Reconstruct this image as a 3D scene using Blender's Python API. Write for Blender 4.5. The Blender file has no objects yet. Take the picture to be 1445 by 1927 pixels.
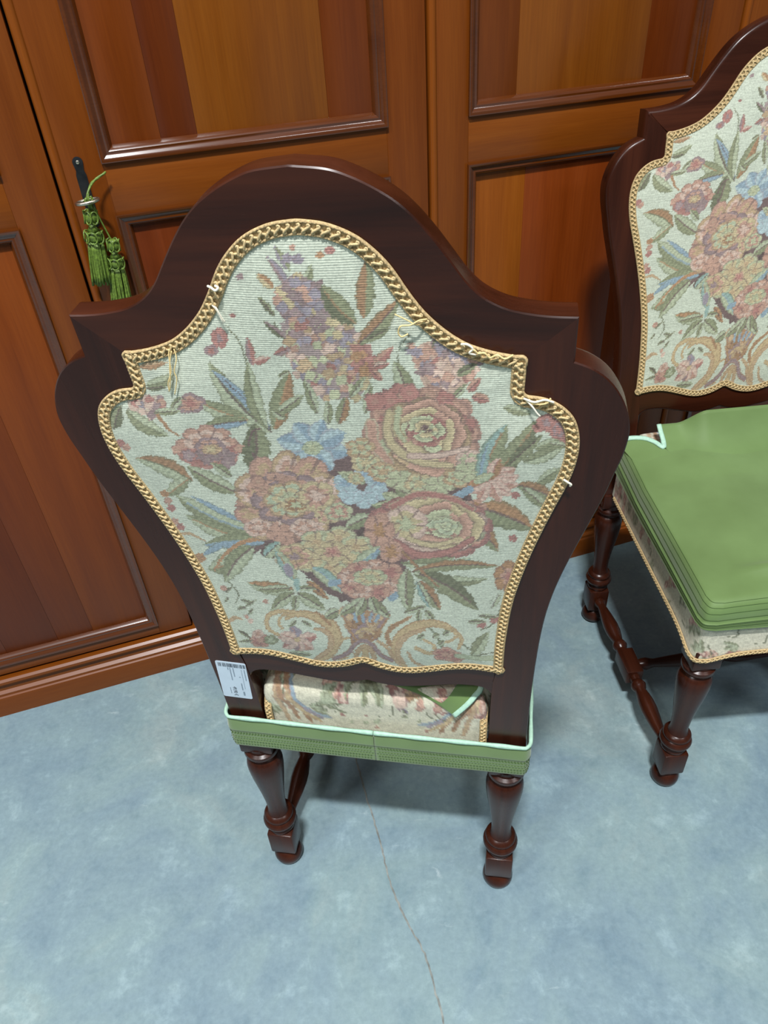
import bpy, bmesh, math, random
import numpy as np
from mathutils import Vector, Matrix

random.seed(7)
RNG = np.random.default_rng(11)
S = bpy.context.scene
COL = S.collection
R = math.radians

# ------------------------------------------------------------------ camera
CAM_H = 1.38
pitch, roll, fpx = 0.659815, -0.0706992, 1382.33
fw = Vector((0, math.cos(pitch), -math.sin(pitch)))
rt0 = Vector((1, 0, 0)); up0 = rt0.cross(fw)
rt = rt0 * math.cos(roll) + up0 * math.sin(roll)
up = -rt0 * math.sin(roll) + up0 * math.cos(roll)
cd = bpy.data.cameras.new('camera'); cam = bpy.data.objects.new('camera', cd); COL.objects.link(cam)
cd.sensor_fit = 'HORIZONTAL'; cd.sensor_width = 36.0; cd.lens = 36.0 * fpx / 1445.0
cd.clip_start = 0.02; cd.clip_end = 100
M = Matrix.Identity(4)
for i, v in enumerate((rt, up, -fw)):
    for j in range(3): M[j][i] = v[j]
M.translation = Vector((0, 0, CAM_H)); cam.matrix_world = M
S.camera = cam

# ------------------------------------------------------------------ world, lamps, exposure
W = bpy.data.worlds.new('hall'); S.world = W; W.use_nodes = True
bg = W.node_tree.nodes['Background']; bg.inputs[0].default_value = (0.86, 0.95, 1.0, 1); bg.inputs[1].default_value = 0.20

def lamp(name, loc, target, sx, sy, power, col=(0.97, 0.985, 1.0)):
    l = bpy.data.lights.new(name, 'AREA'); l.shape = 'RECTANGLE'; l.size = sx; l.size_y = sy; l.energy = power; l.color = col
    o = bpy.data.objects.new(name, l); COL.objects.link(o); o.location = loc
    o.rotation_euler = (Vector(target) - Vector(loc)).to_track_quat('-Z', 'Y').to_euler()
    return o
lamp('hall_lamp', (-0.2, -1.1, 5.1), (-0.2, -1.05, 0), 0.55, 0.14, 430)
lamp('hall_lamp', (-3.0, -2.3, 5.1), (-3.0, -2.25, 0), 1.4, 0.5, 170)
lamp('hall_lamp', (3.2, -2.0, 5.1), (3.2, -1.95, 0), 1.4, 0.5, 110)
S.view_settings.view_transform = 'Standard'; S.view_settings.look = 'None'
S.view_settings.gamma = 1.0; S.view_settings.use_curve_mapping = False
S.view_settings.exposure = -0.3

# ------------------------------------------------------------------ helpers
def lin(c):
    c = np.asarray(c, float) / 255.0
    return np.where(c <= 0.04045, c / 12.92, ((c + 0.055) / 1.055) ** 2.4)
def L4(c): return (*[float(x) for x in lin(c)], 1.0)

class Nodes:
    def __init__(s, name):
        s.m = bpy.data.materials.new(name); s.m.use_nodes = True; s.t = s.m.node_tree; s.b = s.t.nodes['Principled BSDF']
    def n(s, typ, **kw):
        o = s.t.nodes.new(typ)
        for k, v in kw.items():
            if k.startswith('_'): setattr(o, k[1:], v)
            else:
                key = int(k[1:]) if (k[0] == 'i' and k[1:].isdigit()) else k.replace('__', ' ')
                o.inputs[key].default_value = v
        return o
    def l(s, a, b): s.t.links.new(a, b)
    def ramp(s, stops, fac=None, interp='LINEAR'):
        r = s.t.nodes.new('ShaderNodeValToRGB'); e = r.color_ramp; e.interpolation = interp
        while len(e.elements) < len(stops): e.elements.new(0.5)
        for el, (p, c) in zip(e.elements, stops): el.position = p; el.color = c
        if fac is not None: s.l(fac, r.inputs[0])
        return r
    def coords(s, scale=(1, 1, 1), kind='Object'):
        tc = s.n('ShaderNodeTexCoord'); mp = s.n('ShaderNodeMapping'); mp.inputs['Scale'].default_value = scale
        s.l(tc.outputs[kind], mp.inputs[0]); return mp.outputs[0]
    def bump(s, h, strength=0.2, dist=0.001):
        b = s.n('ShaderNodeBump'); b.inputs['Strength'].default_value = strength; b.inputs['Distance'].default_value = dist
        s.l(h, b.inputs['Height']); s.l(b.outputs[0], s.b.inputs['Normal'])
    def mix(s, fac, a, b, blend='MIX'):
        m = s.n('ShaderNodeMix', _data_type='RGBA', _blend_type=blend)
        for key, v in ((0, fac), (6, a), (7, b)):
            if hasattr(v, 'is_linked'): s.l(v, m.inputs[key])
            else: m.inputs[key].default_value = v
        return m.outputs[2]

_mats = {}
def wood(dark, mid, light, rough=0.35, axis='z', coat=0.15, grain=1.0, seed=0.0, spec=0.35):
    key = ('wood', tuple(dark), tuple(mid), tuple(light), rough, axis, seed, coat)
    if key in _mats: return _mats[key]
    k = Nodes('wood'); g = {'z': (26, 26, 1.6), 'x': (1.6, 26, 26), 'y': (26, 1.6, 26)}[axis]
    tc = k.n('ShaderNodeTexCoord'); mp = k.n('ShaderNodeMapping'); mp.inputs['Scale'].default_value = g
    mp.inputs['Location'].default_value = (seed * 3.7, seed * 1.3, seed * 2.1); k.l(tc.outputs['Object'], mp.inputs[0])
    n1 = k.n('ShaderNodeTexNoise', Scale=1.0 * grain, Detail=5.0, Roughness=0.6, Distortion=0.5); k.l(mp.outputs[0], n1.inputs['Vector'])
    mp2 = k.n('ShaderNodeMapping'); mp2.inputs['Scale'].default_value = [v * 5 if v > 2 else v * 3 for v in g]; k.l(tc.outputs['Object'], mp2.inputs[0])
    n2 = k.n('ShaderNodeTexNoise', Scale=3.0, Detail=3.0); k.l(mp2.outputs[0], n2.inputs['Vector'])
    r = k.ramp([(0.28, L4(dark)), (0.5, L4(mid)), (0.74, L4(light))], n1.outputs[0])
    c = k.mix(0.22, r.outputs[0], n2.outputs[0], 'SOFT_LIGHT')
    k.l(c, k.b.inputs['Base Color']); k.b.inputs['Roughness'].default_value = rough
    k.b.inputs['Specular IOR Level'].default_value = spec; k.b.inputs['Coat Weight'].default_value = coat; k.b.inputs['Coat Roughness'].default_value = 0.14 if coat >= 0.5 else 0.22
    rr = k.ramp([(0.3, (rough * .85,) * 3 + (1,)), (0.7, (rough * 1.2,) * 3 + (1,))], n1.outputs[0]); k.l(rr.outputs[0], k.b.inputs['Roughness'])
    k.bump(n2.outputs[0], 0.12, 0.0004)
    _mats[key] = k.m; return k.m

def plain(name, col, rough=0.6, metal=0.0, noise=0.0, nscale=60, bump=0.0):
    k = Nodes(name); k.b.inputs['Roughness'].default_value = rough; k.b.inputs['Metallic'].default_value = metal
    v = k.coords(); n = k.n('ShaderNodeTexNoise', Scale=float(nscale), Detail=4.0); k.l(v, n.inputs['Vector'])
    c = np.array(col, float)
    r = k.ramp([(0.3, L4(np.clip(c * (1 - noise), 0, 255))), (0.7, L4(np.clip(c * (1 + noise), 0, 255)))], n.outputs[0]); k.l(r.outputs[0], k.b.inputs['Base Color'])
    if bump: k.bump(n.outputs[0], bump, 0.0006)
    return k.m

MW = {}
def chairwood(axis='z'): return wood((35, 14, 7), (53, 23, 12), (72, 34, 18), 0.28, axis, 0.05, 0.8, 0.0, 0.24)
def wardwood(tone=1.0, red=0.0, axis='z', seed=0.0, rough=0.36, coat=0.08):
    d = np.array((102, 49, 7)); m = np.array((113, 57, 9)); l = np.array((121, 64, 12))
    f = lambda c: tuple(np.clip(np.array(c) * tone * np.array((1 + .02 * red, 1 - .16 * red, 1 - .2 * red)), 0, 255))
    return wood(f(d), f(m), f(l), rough, axis, coat, 0.7, seed, 0.3)

def cloth_painted():
    k = Nodes('tapestry'); a = k.n('ShaderNodeAttribute', _attribute_name='Col')
    v = k.coords(); w1 = k.n('ShaderNodeTexWave', Scale=150.0, Distortion=1.0, Detail=1.0); w1.bands_direction = 'Z'; k.l(v, w1.inputs['Vector'])
    w2 = k.n('ShaderNodeTexWave', Scale=190.0, Distortion=1.0); w2.bands_direction = 'X'; k.l(v, w2.inputs['Vector'])
    n = k.n('ShaderNodeTexNoise', Scale=420.0, Detail=3.0); k.l(v, n.inputs['Vector'])
    ad = k.n('ShaderNodeMath', _operation='ADD'); k.l(w1.outputs[1], ad.inputs[0]); k.l(w2.outputs[1], ad.inputs[1])
    ad2 = k.n('ShaderNodeMath', _operation='ADD'); k.l(ad.outputs[0], ad2.inputs[0]); k.l(n.outputs[0], ad2.inputs[1])
    r = k.ramp([(0.25, (.78, .78, .78, 1)), (0.75, (1.1, 1.1, 1.1, 1))], n.outputs[0])
    c = k.mix(1.0, a.outputs[0], r.outputs[0], 'MULTIPLY'); k.l(c, k.b.inputs['Base Color'])
    k.b.inputs['Roughness'].default_value = 0.85; k.b.inputs['Sheen Weight'].default_value = 0.15
    k.b.inputs['Specular IOR Level'].default_value = 0.2
    k.bump(ad2.outputs[0], 0.35, 0.0006); return k.m
def green_cloth():
    k = Nodes('green_cloth'); v = k.coords()
    n = k.n('ShaderNodeTexNoise', Scale=9.0, Detail=4.0); k.l(v, n.inputs['Vector'])
    r = k.ramp([(0.3, L4((92, 116, 64))), (0.7, L4((105, 131, 77)))], n.outputs[0]); k.l(r.outputs[0], k.b.inputs['Base Color'])
    f = k.n('ShaderNodeTexNoise', Scale=900.0, Detail=1.0); k.l(v, f.inputs['Vector']); k.bump(f.outputs[0], 0.15, 0.0004)
    k.b.inputs['Roughness'].default_value = 0.6; k.b.inputs['Sheen Weight'].default_value = 0.3; k.b.inputs['Specular IOR Level'].default_value = 0.3
    return k.m
def concrete():
    k = Nodes('concrete'); v = k.coords()
    n1 = k.n('ShaderNodeTexNoise', Scale=3.2, Detail=8.0, Roughness=0.62, Distortion=0.6); k.l(v, n1.inputs['Vector'])
    n2 = k.n('ShaderNodeTexNoise', Scale=13.0, Detail=9.0, Roughness=0.72, Distortion=0.25); k.l(v, n2.inputs['Vector'])
    n3 = k.n('ShaderNodeTexNoise', Scale=90.0, Detail=5.0, Roughness=0.7); k.l(v, n3.inputs['Vector'])
    mpd = k.n('ShaderNodeMapping'); mpd.inputs['Rotation'].default_value = (0, 0, 0.5); mpd.inputs['Scale'].default_value = (6, 17, 1); k.l(v, mpd.inputs[0])
    n4 = k.n('ShaderNodeTexNoise', Scale=2.0, Detail=9.0, Roughness=0.75, Distortion=0.6); k.l(mpd.outputs[0], n4.inputs['Vector'])
    base = k.ramp([(0.30, L4((106, 129, 142))), (0.44, L4((121, 143, 152))), (0.56, L4((128, 150, 154))), (0.70, L4((142, 158, 158)))], n1.outputs[0])
    mot = k.ramp([(0.34, (0.36, 0.38, 0.40, 1)), (0.47, (.5, .5, .5, 1)), (0.55, (.5, .51, .5, 1)), (0.66, (.74, .74, .72, 1))], n2.outputs[0])
    c1 = k.mix(0.7, base.outputs[0], mot.outputs[0], 'SOFT_LIGHT')
    sc = k.ramp([(0.60, (0, 0, 0, 1)), (0.72, (.6, .6, .6, 1))], n4.outputs[0])
    n6 = k.n('ShaderNodeTexNoise', Scale=2.3, Detail=2.0); k.l(v, n6.inputs['Vector'])
    g6 = k.ramp([(0.48, (0, 0, 0, 1)), (0.60, (1, 1, 1, 1))], n6.outputs[0])
    sg = k.n('ShaderNodeMath', _operation='MULTIPLY'); k.l(sc.outputs[0], sg.inputs[0]); k.l(g6.outputs[0], sg.inputs[1])
    c2 = k.mix(sg.outputs[0], c1, L4((186, 200, 202)))
    n5 = k.n('ShaderNodeTexNoise', Scale=34.0, Detail=8.0, Roughness=0.75, Distortion=0.8); k.l(v, n5.inputs['Vector'])
    gate = k.ramp([(0.52, (0, 0, 0, 1)), (0.66, (1, 1, 1, 1))], n1.outputs[0])
    dk = k.ramp([(0.30, (.75, .75, .75, 1)), (0.43, (0, 0, 0, 1))], n5.outputs[0])
    dg = k.n('ShaderNodeMath', _operation='MULTIPLY'); k.l(gate.outputs[0], dg.inputs[0]); k.l(dk.outputs[0], dg.inputs[1])
    c3 = k.mix(dg.outputs[0], c2, L4((100, 120, 128)))
    c4 = k.mix(0.35, c3, n3.outputs[0], 'SOFT_LIGHT')
    k.l(c4, k.b.inputs['Base Color'])
    rr = k.ramp([(0.3, (.34,) * 3 + (1,)), (0.7, (.55,) * 3 + (1,))], n2.outputs[0]); k.l(rr.outputs[0], k.b.inputs['Roughness'])
    k.bump(n3.outputs[0], 0.08, 0.001); return k.m

M_TAP = cloth_painted(); M_GREEN = green_cloth(); M_FLOOR = concrete()
M_MINT = plain('mint_binding', (164, 200, 178), 0.6, 0, 0.05, 200, 0.2)
M_GIMP = plain('braid_ground', (172, 148, 106), 0.8, 0, 0.18, 500, 0.5)
M_GIMPL = plain('braid_strand', (196, 172, 126), 0.7, 0, 0.12, 700, 0.5)
M_THREAD = plain('thread', (226, 200, 140), 0.7, 0, 0.06)
M_THREADW = plain('white_thread', (236, 228, 206), 0.7, 0, 0.04)
M_IRON = plain('dark_iron', (46, 48, 50), 0.42, 0.7, 0.2, 80)
M_NICKEL = plain('nickel', (200, 192, 174), 0.28, 1.0, 0.05)
M_TASSEL = plain('green_silk', (90, 112, 42), 0.45, 0, 0.25, 300)
M_PAPER = plain('label_paper', (206, 220, 232), 0.5, 0, 0.015)
M_INK = plain('label_ink', (40, 52, 66), 0.6)
M_INKL = plain('label_grey_ink', (130, 146, 160), 0.6)
M_CRACK = plain('joint_filler', (124, 128, 124), 0.9, 0, 0.2, 60)
M_STITCH = plain('stitch_thread', (58, 84, 34), 0.7)
M_DARK = plain('dark_interior', (44, 22, 10), 0.8)

def link(o, parent=None):
    COL.objects.link(o)
    if parent is not None: o.parent = parent
    return o
def mesh(name, verts, faces, mats, smooth=None, midx=None):
    me = bpy.data.meshes.new(name); me.from_pydata([tuple(map(float, v)) for v in verts], [], [tuple(f) for f in faces])
    for m in (mats if isinstance(mats, (list, tuple)) else [mats]): me.materials.append(m)
    if midx is not None: me.polygons.foreach_set('material_index', midx)
    bm = bmesh.new(); bm.from_mesh(me); bmesh.ops.recalc_face_normals(bm, faces=bm.faces); bm.to_mesh(me); bm.free()
    if smooth is not None:
        me.shade_smooth()
        if smooth < 179: me.set_sharp_from_angle(angle=R(smooth))
    me.update(); return me
def ob(name, me, parent=None, loc=(0, 0, 0), rot=(0, 0, 0)):
    o = bpy.data.objects.new(name, me); o.location = loc; o.rotation_euler = rot; return link(o, parent)
def empty(name, loc, rz, label, cat, group=None):
    o = bpy.data.objects.new(name, None); o.location = loc; o.rotation_euler = (0, 0, rz); o.empty_display_size = 0.1
    link(o); o['label'] = label; o['category'] = cat
    if group: o['group'] = group
    return o
class MB:
    """collects shapes into one mesh"""
    def __init__(s): s.v = []; s.f = []; s.m = []; s.mi = 0
    def add(s, v, f):
        n = len(s.v); s.v += [tuple(map(float, p)) for p in v]; s.f += [tuple(int(i) + n for i in q) for q in f]; s.m += [s.mi] * len(f)
    def box(s, x0, x1, y0, y1, z0, z1, ch=0.0):
        if ch <= 0:
            v = [(x, y, z) for z in (z0, z1) for y in (y0, y1) for x in (x0, x1)]
            s.add(v, [(0, 2, 3, 1), (4, 5, 7, 6), (0, 1, 5, 4), (2, 6, 7, 3), (0, 4, 6, 2), (1, 3, 7, 5)])
        else:
            bm = bmesh.new(); bmesh.ops.create_cube(bm, size=1.0)
            for v in bm.verts: v.co = Vector(((x0 + x1) / 2 + v.co.x * (x1 - x0), (y0 + y1) / 2 + v.co.y * (y1 - y0), (z0 + z1) / 2 + v.co.z * (z1 - z0)))
            bmesh.ops.bevel(bm, geom=list(bm.edges), offset=ch, segments=2, affect='EDGES', profile=0.5)
            bm.verts.index_update(); s.add([v.co for v in bm.verts], [[v.index for v in f.verts] for f in bm.faces]); bm.free()
    def tube(s, pts, rad, n=6, closed=False, flat=1.0, upv=None):
        P = np.asarray(pts, float); m = len(P)
        if np.isscalar(rad): rad = [rad] * m
        if closed: T = np.roll(P, -1, 0) - np.roll(P, 1, 0)
        else: T = np.gradient(P, axis=0)
        T /= np.linalg.norm(T, axis=1)[:, None] + 1e-12
        ref = np.array(upv if upv is not None else (0, 0, 1.0)); v = []; f = []
        prevA = None
        for i in range(m):
            if upv is None and prevA is not None: A = prevA - T[i] * (prevA @ T[i])
            else:
                A = np.cross(ref, T[i])
                if np.linalg.norm(A) < 1e-3: A = np.cross((1.0, 0, 0), T[i])
            A /= np.linalg.norm(A) + 1e-12; prevA = A; B = np.cross(T[i], A)
            for k in range(n):
                a = 2 * math.pi * k / n; v.append(P[i] + rad[i] * (math.cos(a) * A + flat * math.sin(a) * B))
        cnt = m if closed else m - 1
        for i in range(cnt):
            j = (i + 1) % m
            for k in range(n): f.append((i * n + k, i * n + (k + 1) % n, j * n + (k + 1) % n, j * n + k))
        if not closed: f.append(tuple(range(n - 1, -1, -1))); f.append(tuple((m - 1) * n + k for k in range(n)))
        s.add(v, f)
    def lathe(s, prof, n=28, axis='z', c=(0, 0, 0), cap=True):
        v = []; f = []; m = len(prof)
        for r, h in prof:
            for k in range(n):
                a = 2 * math.pi * k / n; x, y = r * math.cos(a), r * math.sin(a)
                p = {'z': (x, y, h), 'y': (x, h, y), 'x': (h, x, y)}[axis]; v.append((p[0] + c[0], p[1] + c[1], p[2] + c[2]))
        for i in range(m - 1):
            for k in range(n): f.append((i * n + k, i * n + (k + 1) % n, (i + 1) * n + (k + 1) % n, (i + 1) * n + k))
        if cap: f.append(tuple(range(n))); f.append(tuple((m - 1) * n + k for k in range(n)))
        s.add(v, f)
    def grid(s, G):
        G = np.asarray(G); a, b = G.shape[:2]
        s.add(G.reshape(-1, 3), [(i * b + j, i * b + j + 1, (i + 1) * b + j + 1, (i + 1) * b + j) for i in range(a - 1) for j in range(b - 1)])
    def me(s, name, mats, smooth=None): return mesh(name, s.v, s.f, mats, smooth, s.m)

def catmull(P, n, closed=False):
    """n samples, evenly spaced along a smooth curve through P"""
    P = np.asarray(P, float); m = len(P); out = []
    if m == 2: return P[0] + (P[1] - P[0]) * np.linspace(0, 1, n)[:, None]
    idx = range(m if closed else m - 1)
    for i in idx:
        p0 = P[(i - 1) % m] if (closed or i > 0) else 2 * P[0] - P[1]
        p1 = P[i]; p2 = P[(i + 1) % m]; p3 = P[(i + 2) % m] if (closed or i + 2 < m) else 2 * P[-1] - P[-2]
        t = np.linspace(0, 1, 24, endpoint=False)[:, None]
        out.append(0.5 * ((2 * p1) + (-p0 + p2) * t + (2 * p0 - 5 * p1 + 4 * p2 - p3) * t ** 2 + (-p0 + 3 * p1 - 3 * p2 + p3) * t ** 3))
    out = np.concatenate(out + [P[-1:] if not closed else P[:1]]); d = np.r_[0, np.cumsum(np.linalg.norm(np.diff(out, axis=0), axis=1))]
    s = np.linspace(0, d[-1], n)
    return np.stack([np.interp(s, d, out[:, k]) for k in range(out.shape[1])], 1)
def chain(secs):
    """secs: list of (points, n) joined at shared corners"""
    out = []
    for i, (p, n) in enumerate(secs):
        q = catmull(p, n); out.append(q if i == 0 else q[1:])
    return np.concatenate(out)
def inset(P, d, closed=False):
    """shift a 2-D polyline along its left normal by d (mitred)"""
    P = np.asarray(P, float)
    if closed: a = P - np.roll(P, 1, 0); b = np.roll(P, -1, 0) - P
    else: a = np.vstack([P[1] - P[0], np.diff(P, axis=0)]); b = np.vstack([np.diff(P, axis=0), P[-1] - P[-2]])
    a /= np.linalg.norm(a, axis=1)[:, None] + 1e-12; b /= np.linalg.norm(b, axis=1)[:, None] + 1e-12
    na = np.stack([-a[:, 1], a[:, 0]], 1); nb = np.stack([-b[:, 1], b[:, 0]], 1); n = na + nb
    n /= np.linalg.norm(n, axis=1)[:, None] + 1e-12; c = np.clip((n * na).sum(1), 0.45, 1)
    return P + n * (np.asarray(d).reshape(-1, 1) if np.ndim(d) else d) / c[:, None]

# ------------------------------------------------------------------ floor
def build_floor():
    b = MB(); b.box(-6, 6, -5, 6, -0.1, 0.0)
    f = ob('floor', b.me('floor', M_FLOOR)); f['kind'] = 'structure'; f['label'] = 'bluish grey scuffed concrete floor of the hall'
    pts = [(-0.115, 1.02), (-0.098, 0.93), (-0.077, .833), (-0.058, .76), (-.044, .69), (-.032, .638), (-.01, .585), (.017, .527), (.030, .47), (.038, .426), (.05, .36), (.055, .25), (.08, 0.0)]
    P = catmull(pts, 120); P += RNG.normal(0, 0.0007, P.shape); w = 0.0012 + 0.0008 * RNG.random(120)
    A = inset(P, w); B = inset(P, -w); b = MB(); v = []
    for i in range(120): v += [(A[i, 0], A[i, 1], 0.0006), (B[i, 0], B[i, 1], 0.0006)]
    b.add(v, [(2 * i, 2 * i + 1, 2 * i + 3, 2 * i + 2) for i in range(119)])
    ob('filled_joint', b.me('filled_joint', M_CRACK), f)
build_floor()
def build_wall():
    b = MB(); b.box(-6, 6, 0, .15, 0, 5.6); w = ob('wall_back', b.me('wall_back', plain('painted_wall', (206, 206, 200), 0.8, 0, 0.03, 6)), None, (-math.sin(.277462) * 2.05, math.cos(.277462) * 2.05, 0), (0, 0, .277462))
    w['kind'] = 'structure'; w['label'] = 'pale painted hall wall behind the wardrobe'
build_wall()

# ------------------------------------------------------------------ wardrobe
WY = 0.277462; WD = 1.3135112
ward = empty('wardrobe', (-math.sin(WY) * WD, math.cos(WY) * WD, 0), WY, 'wide glossy orange-brown wooden wardrobe with panelled doors behind the chairs', 'wardrobe')
YF = 0.020; X0, X1, HT = -0.775, 1.785, 2.25
EDGES = [-0.752, -0.117, 0.5095, 1.1295, 1.762]

def build_wardrobe():
    wv = wardwood(0.92); wh = wardwood(0.9, 0, 'x')
    for xs in ((X0, X0 + 0.025), (X1 - 0.025, X1)):
        b = MB(); b.box(xs[0], xs[1], YF + 0.004, 0.62, 0.0, HT, 0.003); ob('side_panel', b.me('side_panel', wv, 30), ward)
    b = MB(); b.box(X0 + .025, X1 - .025, 0.60, 0.615, 0.05, HT - .03); ob('back_panel', b.me('back_panel', wv), ward)
    b = MB(); b.box(X0 - .03, X1 + .03, YF - 0.03, 0.64, HT, HT + 0.05, 0.01); ob('cornice', b.me('cornice', wh, 30), ward)
    b = MB(); b.box(X0 + .025, X1 - .025, 0.06, 0.60, 0.08, 0.10); ob('bottom_board', b.me('bottom_board', wh), ward)
    for x in EDGES[1:-1]:
        b = MB(); b.box(x - .012, x + .012, YF + 0.034, 0.60, 0.10, HT - .01); ob('divider', b.me('divider', M_DARK), ward)
    prof = [(0.05, 0.0), (0, 0.0), (0, 0.052), (0.0015, 0.056), (0.005, 0.058), (0.006, 0.064), (0.013, 0.069), (0.014, 0.082), (0.008, 0.087), (0.0055, 0.093), (0.0065, 0.099), (0.012, 0.103), (0.05, 0.105)]
    v = []; n = len(prof)
    for x in (X0 - 0.012, X1 + 0.012): v += [(x, y, z) for y, z in prof]
    f = [(i, i + 1, n + i + 1, n + i) for i in range(n - 1)] + [(n - 1, 0, n, 2 * n - 1), tuple(range(n)), tuple(range(n, 2 * n))]
    ob('plinth', mesh('plinth', v, f, wardwood(0.98, 0, 'x', 3), 25), ward)

def moulding(x0, x1, z0, z1, mat):
    prof = [(0.000, 0.001), (0.000, -0.0062), (0.0015, -0.0066), (0.004, -0.0060), (0.007, -0.0040), (0.0095, -0.0018), (0.012, -0.0008), (0.0135, -0.0012), (0.0155, -0.0014), (0.0175, 0.0000), (0.0195, 0.0028), (0.0215, 0.0062), (0.023, 0.0095), (0.026, 0.011)]
    v = []; n = len(prof)
    for cx, cz, sx, sz in ((x0, z0, 1, 1), (x1, z0, -1, 1), (x1, z1, -1, -1), (x0, z1, 1, -1)):
        v += [(cx + sx * d, YF + h, cz + sz * d) for d, h in prof]
    f = [(c * n + i, c * n + i + 1, ((c + 1) % 4) * n + i + 1, ((c + 1) % 4) * n + i) for c in range(4) for i in range(n - 1)]
    return mesh('panel_moulding', v, f, mat, 28)

PANEL_BOARDS = {  # door: (upper board edges, tones), (lower board edges, tones)
    0: (([-.45, -.30], [(1.0, .4), (.92, .8), (1.02, .2)]), ([-.52, -.41, -.333], [(.9, .8), (.82, 1.0), (.88, .8), (.97, .5)])),
    1: (([.057, .115, .335], [(1.02, .5), (.84, 1.0), (1.12, -.35), (.92, .7)]), ([.10, .30], [(.82, 1.1), (.95, .5), (.86, .9)])),
    2: (([.681, .937], [(.94, .4), (1.12, -.3), (.86, .9)]), ([.708, .93], [(1.10, -.1), (.96, .9), (.9, 1.0)])),
    3: (([1.35, 1.5], [(1.0, .3), (.92, .7), (1.05, 0)]), ([1.32, 1.52], [(.9, .8), (1.0, .2), (.95, .5)])),
}
def build_door(i):
    a, bb = EDGES[i] + 0.0019, EDGES[i + 1] - 0.0019; z0, z1 = 0.110, HT - 0.012; T = 0.022
    st = 0.075; root = bpy.data.objects.new('door', None); link(root, ward)
    m = MB(); m.box(a, a + st, YF, YF + T, z0, z1, 0.002); ob('stile', m.me('stile', wardwood(1.0, .1, 'z', i), 30), root)
    m = MB(); m.box(bb - st, bb, YF, YF + T, z0, z1, 0.002); ob('stile', m.me('stile', wardwood(0.97, .2, 'z', i + .5), 30), root)
    for q, (r0, r1) in enumerate(((z0, 0.142), (1.048, 1.130), (z1 - .08, z1))):
        m = MB(); m.box(a + st - .0005, bb - st + .0005, YF + .0002, YF + T, r0 + (0.001 if q == 0 else 0), r1, 0.0008); ob('rail', m.me('rail', wardwood(1.03, 0, 'x', i + q), 30), root)
    # rounded lap bead on the opening edge
    m = MB(); prof = [(a + .0005, YF + .004), (a + .001, YF - .001), (a + .003, YF - .0035), (a + .007, YF - .0045), (a + .0115, YF - .0035), (a + .0145, YF - .0008), (a + .0150, YF + .001)]
    v = [(x, y, z) for z in (z0 + .002, z1 - .002) for x, y in prof]; n = len(prof)
    m.add(v, [(k, k + 1, n + k + 1, n + k) for k in range(n - 1)]); ob('edge_bead', m.me('edge_bead', wardwood(1.08, 0, 'z', i), 50), root)
    for (q, (lo, hi)) in enumerate(((1.128, z1 - .078), (0.140, 1.0495))):
        ob('panel_moulding', moulding(a + st - .002, bb - st + .002, lo, hi, wardwood(0.70, .5, 'x', 7, 0.24, 1.0)), root)
        xs = [a + st + .012] + PANEL_BOARDS[i][q][0] + [bb - st - .012]; tones = PANEL_BOARDS[i][q][1]
        for j in range(len(xs) - 1):
            m = MB(); m.box(xs[j] + .0001, xs[j + 1] - .0001, YF + .0095, YF + .019, lo + .012, hi - .012, 0.0004)
            ob('panel_board', m.me('panel_board', wardwood(tones[j][0], tones[j][1], 'z', i * 5 + q * 11 + j), 30), root)
    # keyhole plate
    if i == 1:
        m = MB(); X, Z0, Z1, Wd = -0.0765, 1.035, 1.142, 0.0078; pts = []
        for k in range(13): t = math.pi * k / 12; pts.append((X + Wd * math.cos(t), Z1 - Wd + Wd * math.sin(t)))
        pts += [(X - Wd * .75, Z1 - .02), (X - Wd, Z1 - .027), (X - Wd, Z0 + .027), (X - Wd * .75, Z0 + .02)]
        for k in range(13): t = math.pi + math.pi * k / 12; pts.append((X + Wd * math.cos(t), Z0 + Wd + Wd * math.sin(t)))
        pts += [(X + Wd * .75, Z0 + .02), (X + Wd, Z0 + .027), (X + Wd, Z1 - .027), (X + Wd * .75, Z1 - .02)]
        n = len(pts); v = [(x, YF + 0.0002, z) for x, z in pts] + [(x, YF - .0018, z) for x, z in pts]
        m.add(v, [tuple(range(n)), tuple(range(n, 2 * n))] + [(k, (k + 1) % n, n + (k + 1) % n, n + k) for k in range(n)])
        e = ob('keyhole_plate', m.me('keyhole_plate', M_IRON, 40), root); e['label'] = 'dark iron keyhole plate'
        for z in (Z1 - Wd, Z0 + Wd):
            m = MB(); m.lathe([(0.0026, 0), (0.0026, -.0008), (0.0012, -.0016)], 12, 'y', (X, YF - .0018, z)); ob('pin', m.me('pin', M_NICKEL, 40), root)
build_wardrobe()
for i in range(4): build_door(i)

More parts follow.
